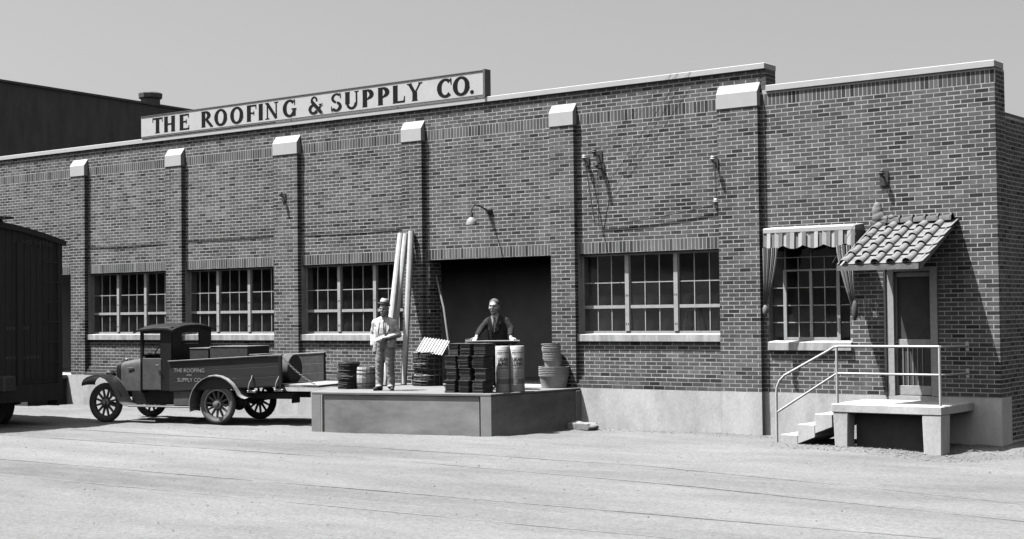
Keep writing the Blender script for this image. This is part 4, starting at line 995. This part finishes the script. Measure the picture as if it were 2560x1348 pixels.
t = thing('metal_bucket', 'small metal bucket just inside the loading door', 'bucket', (-16.0, -.02, .60)); MB().lathe([(.07, 0), (.09, .24), (.095, .25), (.085, .24), (.065, .01)], n=20).build('bucket_body', 'steel', t, smooth=40); MB().tube([(-.09, 0, .24), (0, -.09, .2), (.09, 0, .24)], .004, 5).build('bail', 'iron', t)
t = thing('bucket_stand', 'dark upended box holding the metal bucket', 'box', (-16.0, -.02, 0)); MB().box(-.2, .2, -.2, .2, 0, .57).build('box_side', 'cardboard', t, bevel=.01); MB().box(-.21, .21, -.21, .21, .571, .599).build('box_top', 'cardboard', t, bevel=.005)
o = MB().tube([(-17.0, .20, 2.06), (-16.75, .12, 1.45), (-16.55, .05, .60), (-16.45, .02, .02)], .022, 8).build('leaning_pole', 'wood', smooth=60); tag(o, 'thin pale pole leaning inside the left side of the loading door', 'pole')
# shingle bundles: four courses of three
sx = Vector((.985, .17, 0)).normalized(); rzs = math.atan2(sx.y, sx.x)
lay = ('bottom', 'second', 'third', 'top'); colm = ('left', 'middle', 'right')
for r_ in range(4):
    for c_ in range(3):
        h = .20; w = (.19, .18, .205)[c_]+random.uniform(-.012, .012)
        pos = Vector((-14.53, -2.33, 0))+sx*(.02+c_*.285+(.03 if r_ in (1, 3) else 0)+(.02*r_ if c_ == 0 else 0)+random.uniform(-.015, .015))
        t = thing('shingle_bundle', '%s shingle bundle in the %s row of the stack on the platform' % (colm[c_], lay[r_]), 'shingle bundle', (pos.x, pos.y, r_*(h+.008)), rzs+random.uniform(-.04, .04), 'stacked shingle bundles')
        for q in range(11):
            dw, dx, dy = random.uniform(-.006, .002), random.uniform(-.007, .007), random.uniform(-.012, .010)
            MB().box(-w/2-dw+dx, w/2+dw+dx, -.14+dy, .20+dy, q*h/11+.0008, (q+1)*h/11-.0008).build('shingle', 'shingle_light' if random.random() < .3 else 'shingle', t)
        MB().box(-w/2-.008, w/2+.008, -.158, -.153, h*.46, h*.54).build('strap', 'tarpaper', t)
        MB().box(-w/2-.012, w/2+.012, -.16, .205, h+.0005, h+.006).build('cover_sheet', 'shingle_light', t)
t = tag(MB().box(-.47, .47, -.15, .15, 0, .024).build('table_board', 'wood', bevel=.003), 'thin pale board across the shingle stack under the hands', 'board'); t.location = (-14.36, -1.42, .835); t.rotation_euler = (0, 0, R(37))
t = thing('trestle', 'dark trestle holding up the pale board', 'trestle', (-14.36, -1.40, 0), R(37))
for x in (-.35, .35): MB().box(x-.03, x+.03, -.09, .09, 0, .80).build('leg', 'dark', t)
MB().box(-.42, .42, -.10, .10, .80, .832).build('crossbar', 'dark', t)
# printed paper rolls
def curved_text(s_, size, m, r, zz, wmax):
    me = text_mesh('print', s_, size, m, 0, .0035); mx = max(abs(v.co.x) for v in me.vertices); k = min(1, wmax/mx)
    for v in me.vertices:
        a_ = v.co.x*k/r; y = v.co.y; v.co = Vector((r*math.sin(a_), -r*math.cos(a_), zz+y))
    return me
def roll(x, y, lab):
    t = thing('roofing_roll', lab, 'paper roll', (x, y, 0), R(40), 'upright printed paper rolls')
    MB().lathe([(.02, 0), (.118, 0), (.124, .008), (.124, .765), (.118, .775), (.02, .775)], n=40).build('wrapper', 'kraft', t, smooth=40)
    def strip(a0, a1, z0, z1, m, nm, e=.0012):
        P = [R(a0+(a1-a0)*i/14) for i in range(15)]; rr = .124+e; mb = MB()
        mb.add([(rr*math.sin(q), -rr*math.cos(q), z0) for q in P]+[(rr*math.sin(q), -rr*math.cos(q), z1) for q in P], [(i, i+1, 16+i, 15+i) for i in range(14)]); mb.build(nm, m, t, fix=False, smooth=60)
    for (z0, z1) in ((.12, .128), (.70, .707), (.635, .641)): strip(-62, 62, z0, z1, 'paper', 'printed_rule')
    for a_ in (-64, 62): strip(a_, a_+2.5, .13, .70, 'inkgrey', 'printed_rule')
    strip(-60, 60, .135, .22, 'inkgrey', 'printed_block', .0009)
    for s_, sz, zz, m, wm in (('UGAN', .085, .545, 'ink', .095), ('LUNG', .085, .470, 'ink', .092)):
        put('print', curved_text(s_, sz, m, .1262, zz, wm), t)
    rnd = random.Random(lab)
    for zz, hh, m, a_m in ((.668, .026, 'inkgrey', 50), (.405, .020, 'ink', 40), (.355, .008, 'inkgrey', 36), (.325, .008, 'inkgrey', 30), (.295, .008, 'inkgrey', 26), (.265, .008, 'inkgrey', 30)):
        a_ = -a_m
        while a_ < a_m: w_ = rnd.uniform(2, 7); strip(a_, a_+w_, zz-hh/2, zz+hh/2*rnd.uniform(.4, 1), m, 'printed_line', .0016); a_ += w_+rnd.uniform(1, 3)
    return t
roll(-13.85, -1.80, 'left printed paper roll standing beside the shingle stack'); roll(-13.655, -1.65, 'right printed paper roll at the platform corner')
# nested tubs and pails
def pail(x, y, z_, r0, r1, h, lab, grp, tilt=(0, 0)):
    t = thing('metal_pail', lab, 'pail', (x, y, z_), 0, grp, rot=(tilt[0], tilt[1], random.random()*6))
    MB().lathe([(r0, 0), (r0+(r1-r0)*.5, h*.5), (r0+(r1-r0)*.52, h*.51), (r1, h-.012), (r1+.012, h-.010), (r1+.012, h), (r1-.004, h), (r0-.006, .01)], n=32).build('shell', 'steel', t, smooth=40)
    return t
onames = ('lowest', 'second', 'third', 'fourth', 'fifth', 'sixth', 'seventh', 'eighth', 'ninth', 'tenth', 'eleventh', 'twelfth')
for k in range(6): pail(-13.84, -.33, k*.03, .222, .262, .225, onames[k]+' wide tub from the bottom of the nested stack by the door', 'nested wide tubs')
for k in range(11): pail(-13.86-.004*k, -.33, .36+k*.028, .140, .162, .14, onames[k]+' small pail from the bottom of the leaning stack on the tubs', 'nested small pails', (0, -.02-.004*k))
sl_ = thing('stepladder', 'pale stepladder standing inside behind the right-hand big window', 'ladder', (-11.75, 1.0, 0))
for sx_ in (-1, 1):
    MB().tube([(sx_*.30, -.15, 0), (sx_*.06, 0, 1.62)], .028, 6).build('rail', 'wood', sl_); MB().tube([(sx_*.30, .45, 0), (sx_*.06, .03, 1.60)], .022, 6).build('back_leg', 'wood', sl_)
for k in range(5): f_ = (k+1)/6; MB().box(-.30+.24*f_, .30-.24*f_, -.19+.15*f_, -.09+.15*f_, 1.62*f_-.012, 1.62*f_+.012).build('tread', 'wood', sl_)
MB().box(-.1, .1, -.05, .1, 1.62, 1.65).build('top_step', 'wood', sl_)
# stone block at the platform's corner
b = MB(); b.box(-.22, .22, -.14, .14, 0, .12); b.ell((.2, 0, .05), (.12, .14, .07)); b.ell((-.15, .05, .08), (.12, .12, .07)); o = remesh(b, 'stone_block', 'stone', .02, 2); o.location = (-13.18, -.42, -.71); tag(o, 'small rough pale stone lying at the platform corner', 'stone')

# ------------------------------------------------------------------ the two men
def limb(mb, pts, rad, n=12):
    mb.tube(pts, rad, n)
    for p, r_ in zip(pts, rad): mb.ell(p, (r_, r_, r_), 12, 8)
def hand(mb, wrist, palm_dir, spread, down, s=1.0, curl=.3):
    w = Vector(wrist); f_ = Vector(palm_dir).normalized(); sd_ = Vector(spread).normalized(); dn = Vector(down).normalized()
    c_ = w+f_*.05*s
    rot = Matrix((sd_, dn, f_)).transposed()
    mb.ell(c_, (.040*s, .018*s, .052*s), 10, 7, rot)
    for i, (o_, L_) in enumerate(((-.030, .062), (-.010, .074), (.010, .070), (.029, .055))):
        p0 = c_+f_*.035*s+sd_*o_*s; p1 = p0+(f_*.6+sd_*o_*2)*L_*.55*s+dn*curl*.015*s; p2 = p1+(f_*(1-curl)+dn*curl).normalized()*L_*.5*s
        mb.tube([p0, p1, p2], [.0105*s, .0098*s, .008*s], 8)
    p0 = c_-f_*.01*s-sd_*.036*s; mb.tube([p0, p0-sd_*.03*s+f_*.03*s, p0-sd_*.032*s+f_*.065*s], [.013*s, .0115*s, .009*s], 8)
def head(mb, c, s):
    c = Vector(c); E_ = lambda p, r_, n=14, m=9: mb.ell(c+Vector(p)*s, tuple(k*s for k in r_), n, m)
    E_((0, .008, .03), (.075, .094, .092), 18, 12); E_((0, -.030, -.045), (.062, .060, .066)); E_((0, -.056, -.095), (.036, .03, .022), 10, 7)
    E_((0, .0, -.03), (.068, .07, .07)); E_((0, -.100, -.014), (.014, .018, .022), 10, 7); E_((0, -.088, .015), (.011, .014, .03), 8, 6)
    E_((0, -.075, .038), (.055, .022, .016), 10, 7); E_((0, -.083, -.062), (.026, .012, .014), 10, 7)
    for k in (-1, 1): E_((k*.079, .012, -.002), (.010, .02, .034), 8, 7); E_((k*.044, -.064, -.022), (.028, .026, .024), 10, 7)
def face(par, c, s, hairm, mouth_open=False):
    c = Vector(c)
    for k in (-1, 1):
        MB().ell(c+Vector((k*.031, -.086, .012))*s, (.010*s, .006*s, .005*s), 8, 6).build('eye', 'dark', par)
        MB().ell(c+Vector((k*.032, -.094, .036))*s, (.02*s, .006*s, .004*s), 8, 6).build('eyebrow', hairm, par)
        b = MB(); b.tube([c+Vector((k*.033+.025*math.cos(q*.3927), -.103, .010+.021*math.sin(q*.3927)))*s for q in range(16)], .0022*s, 5, closed=True)
        b.tube([c+Vector((k*.058, -.102, .012))*s, c+Vector((k*.083, .0, .012))*s], .002*s, 5)
        if k == 1: b.tube([c+Vector((-.008, -.105, .014))*s, c+Vector((.008, -.105, .014))*s], .0022*s, 5)
        b.build('spectacles', 'hair', par)
    MB().ell(c+Vector((0, -.091, -.058))*s, (.022*s, .007*s, (.008 if mouth_open else .0035)*s), 10, 6).build('mouth', 'dark', par)

def man_pale():
    P = thing('person', 'man in a pale suit and banded hat standing on the platform holding papers', 'person', (-16.02, -2.38, 0), R(24))
    B = MB(); c = (0.0, -.03, 1.415)
    head(B, c, 1.0)
    limb(B, [(0, .01, 1.2), (0, -.005, 1.34)], [.06, .056])
    limb(B, [(0, .0, .86), (0, 0, 1.0), (0, .0, 1.12)], [.12, .11, .11])
    la = [(-.165, .01, 1.19), (-.215, .035, .985), (-.20, -.03, .78)]; ra = [(.165, .01, 1.19), (.245, .03, .975), (.10, -.17, .93)]
    for a_ in (la, ra): limb(B, a_, [.05, .042, .03], 10)
    hand(B, la[2], (.05, -.1, -1), (0, -1, 0), (1, 0, 0), .95); hand(B, ra[2], (-1, -.15, -.12), (0, .2, 1), (0, 1, 0), .95, .6)
    for x in (-.08, .085): limb(B, [(x, 0, .84), (x*1.1, -.005, .46), (x*1.15, .015, .08)], [.075, .05, .042], 10)
    remesh(B, 'body', 'skin', .008, 5, P)
    face(P, c, 1.0, 'hair')
    b = MB(); b.ell((0, .012, 1.43), (.0765, .09, .075), 16, 10); b.build('hair', 'hair', P, smooth=60)
    S = MB(); limb(S, [(0, -.01, .92), (0, -.03, 1.02), (0, -.025, 1.12)], [.122, .118, .105], 16); limb(S, [(0, .0, 1.19), (0, -.005, 1.265)], [.07, .06]); remesh(S, 'shirt', 'shirt', .011, 4, P, .004)
    MB().loft([[(x, y, z_) for x, y in ((-w_, y0), (w_, y0), (w_, y0-.012), (-w_, y0-.012))] for z_, w_, y0 in ((1.255, .014, -.062), (1.215, .018, -.10), (1.10, .028, -.138), (1.0, .034, -.148), (.96, .008, -.146))]).build('necktie', 'hat', P, bevel=.003)
    T = MB(); limb(T, [(0, -.01, .95), (0, -.01, .88), (0, .0, .80)], [.122, .132, .12], 16)
    for x, dx in ((-.075, -.02), (.08, .025)):
        limb(T, [(x, .0, .82), (x+dx*.6, -.012, .50), (x+dx*1.1, .008, .25), (x+dx*1.3, .005, .085)], [.10, .082, .073, .068], 14); T.ell((x+dx*1.3, -.02, .075), (.066, .08, .03), 12, 7)
    remesh(T, 'trousers', 'suit_grey', .0105, 4, P, .007)
    MB().lathe([(.126, -.018), (.131, -.018), (.131, .018), (.126, .018)], (0, -.012, .925), 28, cap=False).build('belt', 'leather', P); MB().box(-.018, .018, -.152, -.142, .91, .942).build('belt_buckle', 'hub', P, bevel=.003)
    J = MB()
    limb(J, [(-.145, .01, 1.195), (-.07, .02, 1.235), (.07, .02, 1.235), (.145, .01, 1.195)], [.068, .062, .062, .068])
    limb(J, [(0, .04, 1.15), (0, .05, 1.0), (0, .045, .86), (0, .04, .76)], [.125, .118, .125, .125], 14)
    limb(J, [(-.105, .005, 1.15), (-.11, -.012, 1.0), (-.125, -.02, .86), (-.145, -.03, .70)], [.088, .078, .078, .062])
    limb(J, [(.105, .005, 1.15), (.112, -.012, 1.0), (.12, -.025, .87), (.125, -.035, .79)], [.088, .082, .088, .08])
    limb(J, [(-.165, .01, 1.19), (-.218, .035, .985), (-.205, -.03, .80)], [.069, .057, .048]); limb(J, [(.165, .01, 1.19), (.248, .03, .975), (.13, -.145, .935)], [.069, .06, .047])
    remesh(J, 'jacket', 'suit_pale', .0105, 5, P, .006)
    for k in (-1, 1):
        f3 = [(k*.045, -.085, 1.25), (k*.09, -.075, 1.225), (k*.125, -.105, 1.10), (k*.085, -.135, 1.00), (k*.065, -.125, 1.10)]
        MB().add(f3+[(x, y-.009, z_) for x, y, z_ in f3], [(0, 1, 2, 3, 4), (9, 8, 7, 6, 5), (0, 5, 6, 1), (1, 6, 7, 2), (2, 7, 8, 3), (3, 8, 9, 4), (4, 9, 5, 0)]).build('lapel', 'suit_pale', P)
    MB().box(.085, .16, -.128, -.118, .84, .856).build('pocket_flap', 'suit_pale', P, bevel=.003)
    for x, rz in ((-.105, -.4), (.12, .35)):
        b = MB(); b.ell((0, -.06, .032), (.042, .115, .036), 14, 9); b.ell((0, .02, .04), (.04, .055, .045), 12, 8); b.box(-.034, .034, -.14, .05, 0, .018); o = remesh(b, 'shoe', 'shoe', .009, 2, P); o.location = (x, .02, 0.002); o.rotation_euler = (0, 0, rz)
    br = MB(); br.lathe([(.076, .004), (.097, -.002), (.116, .004), (.118, .010), (.097, .005), (.076, .012)], n=32, cap=False); hb = br.build('hat', 'hat', P, smooth=50); hb.location = (0, -.015, 1.500); hb.rotation_euler = (R(-10), R(9), 0)
    for v in hb.data.vertices: v.co.z += .9*v.co.x**2-.35*v.co.y**2; v.co.y *= 1.08
    cr = MB(); rings = []
    for zz, rr, d_ in ((0, .086, 0), (.05, .084, 0), (.085, .078, 0), (.112, .064, .3), (.118, .04, .6), (.104, .01, 1)):
        rings.append([(rr*math.cos(2*math.pi*k/24)*(.92), rr*1.12*math.sin(2*math.pi*k/24), zz-.02*d_*(1-abs(math.cos(2*math.pi*k/24)))) for k in range(24)])
    cr.loft(rings).build('crown', 'hat', hb, smooth=50)
    MB().loft([[(rr*.92*math.cos(2*math.pi*k/24), rr*1.12*math.sin(2*math.pi*k/24), zz) for k in range(24)] for zz, rr in ((.003, .0885), (.043, .0865))], cap=False).build('hat_band', 'dark', hb, smooth=50)
    pp = MB().box(-.10, .10, -.002, .002, -.03, .03).build('held_papers', 'paper', None)
    tag(pp, 'folded white papers in the hand of the man in the hat', 'papers')
    pp.matrix_world = Matrix.Translation((-16.02, -2.38, 0)) @ Matrix.Rotation(R(24), 4, 'Z') @ Matrix.Translation((-.02, -.215, .925)) @ Matrix.Rotation(R(-22), 4, 'Y') @ Matrix.Rotation(R(-25), 4, 'X')
man_pale()
def man_dark():
    O = Vector((-14.53, -1.08, 0)); rz = R(20)
    P = thing('person', 'man in a dark suit and tie leaning with both hands on the board', 'person', tuple(O), rz)
    B = MB(); c = Vector((.0, -.145, 1.44)); s = 1.10
    head(B, c, s)
    limb(B, [(.02, -.075, 1.2), (.005, -.115, 1.34)], [.07, .064])
    limb(B, [(.03, .0, .82), (.03, -.02, 1.0), (.025, -.06, 1.12)], [.12, .115, .115])
    HL, HR = Vector((-.251, -.385, .925)), Vector((.323, -.215, .920))
    la = [(-.135, -.07, 1.19), (-.235, -.17, 1.06), tuple(HL)]; ra = [(.185, -.06, 1.19), (.285, -.085, 1.05), tuple(HR)]
    for a_ in (la, ra): limb(B, a_, [.052, .044, .032], 10)
    hand(B, HL, (-.05, -.8, -.45), (1, -.1, 0), (0, -.3, -1), 1.08, .5); hand(B, HR, (.4, -.7, -.45), (-1, -.1, 0), (0, -.3, -1), 1.08, .5)
    for x in (-.07, .11): limb(B, [(x, 0.0, .84), (x*1.1, .01, .44), (x*1.1, .02, .06)], [.08, .055, .045], 10); B.ell((x*1.1, -.05, .03), (.045, .12, .03), 10, 7)
    remesh(B, 'body', 'skin', .008, 5, P); face(P, c, s, 'hair', True)
    b = MB(); b.ell(c+Vector((0, .022, .060)), (.0905, .100, .094), 18, 12); b.build('hair', 'hair', P, smooth=60)
    S = MB(); limb(S, [(.022, -.08, 1.10), (.02, -.10, 1.2)], [.11, .085], 14); limb(S, [(.012, -.09, 1.25), (.010, -.10, 1.285)], [.07, .066], 14); remesh(S, 'shirt', 'shirt', .011, 2, P)
    T = MB(); limb(T, [(.03, .0, .95), (.03, 0, .82)], [.13, .135], 14)
    for x in (-.06, .115): limb(T, [(x, 0, .82), (x*1.1, .01, .45), (x*1.1, .02, .08)], [.1, .082, .07], 12)
    remesh(T, 'trousers', 'suit_black', .012, 3, P)
    J = MB(); limb(J, [(-.115, -.07, 1.195), (-.045, -.065, 1.245), (.085, -.06, 1.245), (.165, -.06, 1.195)], [.07, .062, .062, .07])
    limb(J, [(.025, -.045, 1.14), (.03, -.01, 1.0), (.03, .0, .86), (.03, .0, .78)], [.135, .13, .135, .14], 16)
    limb(J, [(-.06, -.085, 1.15), (-.05, -.065, 1.02), (-.045, -.04, .86)], [.092, .10, .105]); limb(J, [(.11, -.08, 1.15), (.105, -.06, 1.02), (.10, -.04, .86)], [.092, .10, .105])
    def up_(a_, f0): return tuple(Vector(a_[1]).lerp(Vector(a_[2]), f0))
    limb(J, [la[0], la[1], up_(la, .78)], [.07, .06, .049]); limb(J, [ra[0], ra[1], up_(ra, .78)], [.07, .06, .049])
    remesh(J, 'jacket', 'suit_black', .0105, 5, P, .006)
    yz = lambda z_: -.168-.10*(z_-1.02) if z_ < 1.2 else -.186+.35*(z_-1.2)
    def flat(pts, off, th, name, m):
        n = len(pts); vs = [(x, yz(z_)-off, z_) for x, z_ in pts]+[(x, yz(z_)-off-th, z_) for x, z_ in pts]
        MB().add(vs, [tuple(range(n)), tuple(range(2*n-1, n-1, -1))]+[(i, i+n, (i+1) % n+n, (i+1) % n) for i in range(n)]).build(name, m, P)
    flat([(-.055, 1.275), (.02, 1.29), (.085, 1.275), (.06, 1.16), (.014, 1.0), (-.035, 1.14)], .0, .02, 'shirt_front', 'shirt')
    flat([(.0, 1.262), (.036, 1.262), (.032, 1.235), (.045, 1.10), (.016, 1.02), (-.008, 1.10), (.006, 1.235)], .021, .01, 'necktie', 'tie')
    for k in (-1, 1):
        cx = .014
        flat([(cx+k*.072, 1.285), (cx+k*.115, 1.24), (cx+k*.125, 1.15), (cx+k*.012, .985), (cx+k*.05, 1.14)], .012, .016, 'lapel', 'suit_black')
man_dark()

# ------------------------------------------------------------------ loose gravel
def pebbles(name, label, fn, n, seed, r0=.008, r1=.028):
    rnd = random.Random(seed); mb = MB()
    base = [(1, 0, 0), (-1, 0, 0), (0, 1, 0), (0, -1, 0), (0, 0, 1), (0, 0, -.6)]; fs = [(0, 2, 4), (2, 1, 4), (1, 3, 4), (3, 0, 4), (2, 0, 5), (1, 2, 5), (3, 1, 5), (0, 3, 5)]
    for i in range(n):
        x, y = fn(rnd); r = r0+(r1-r0)*rnd.random()**3; a_ = rnd.random()*6
        vs = []
        for p in base:
            k = r*rnd.uniform(.7, 1.2); px, py, pz = p[0]*k, p[1]*k, p[2]*k*.7; vs.append((x+px*math.cos(a_)-py*math.sin(a_), y+px*math.sin(a_)+py*math.cos(a_), gz(x, y)+pz+r*.2))
        mb.add(vs, fs)
    return tag(mb.build(name, 'pebble', fix=False), label, 'gravel', kind='stuff')
def near_stoop(r): return r.gauss(-6.9, .8), -r.random()**.7*1.9-.05
def along_wall(r): return r.uniform(-13.2, -9.0), -.12-abs(r.gauss(0, .22))
def all_yard(r): return r.uniform(-26, 0), r.uniform(-14, -1.0)
pebbles('gravel', 'loose gravel heaped around the concrete stoop', near_stoop, 2300, 3, .006, .026)
pebbles('gravel', 'loose gravel along the foot of the pale foundation', along_wall, 700, 4, .005, .02)
pebbles('gravel', 'small stones scattered over the dirt yard and tracks', all_yard, 3200, 5, .004, .017)
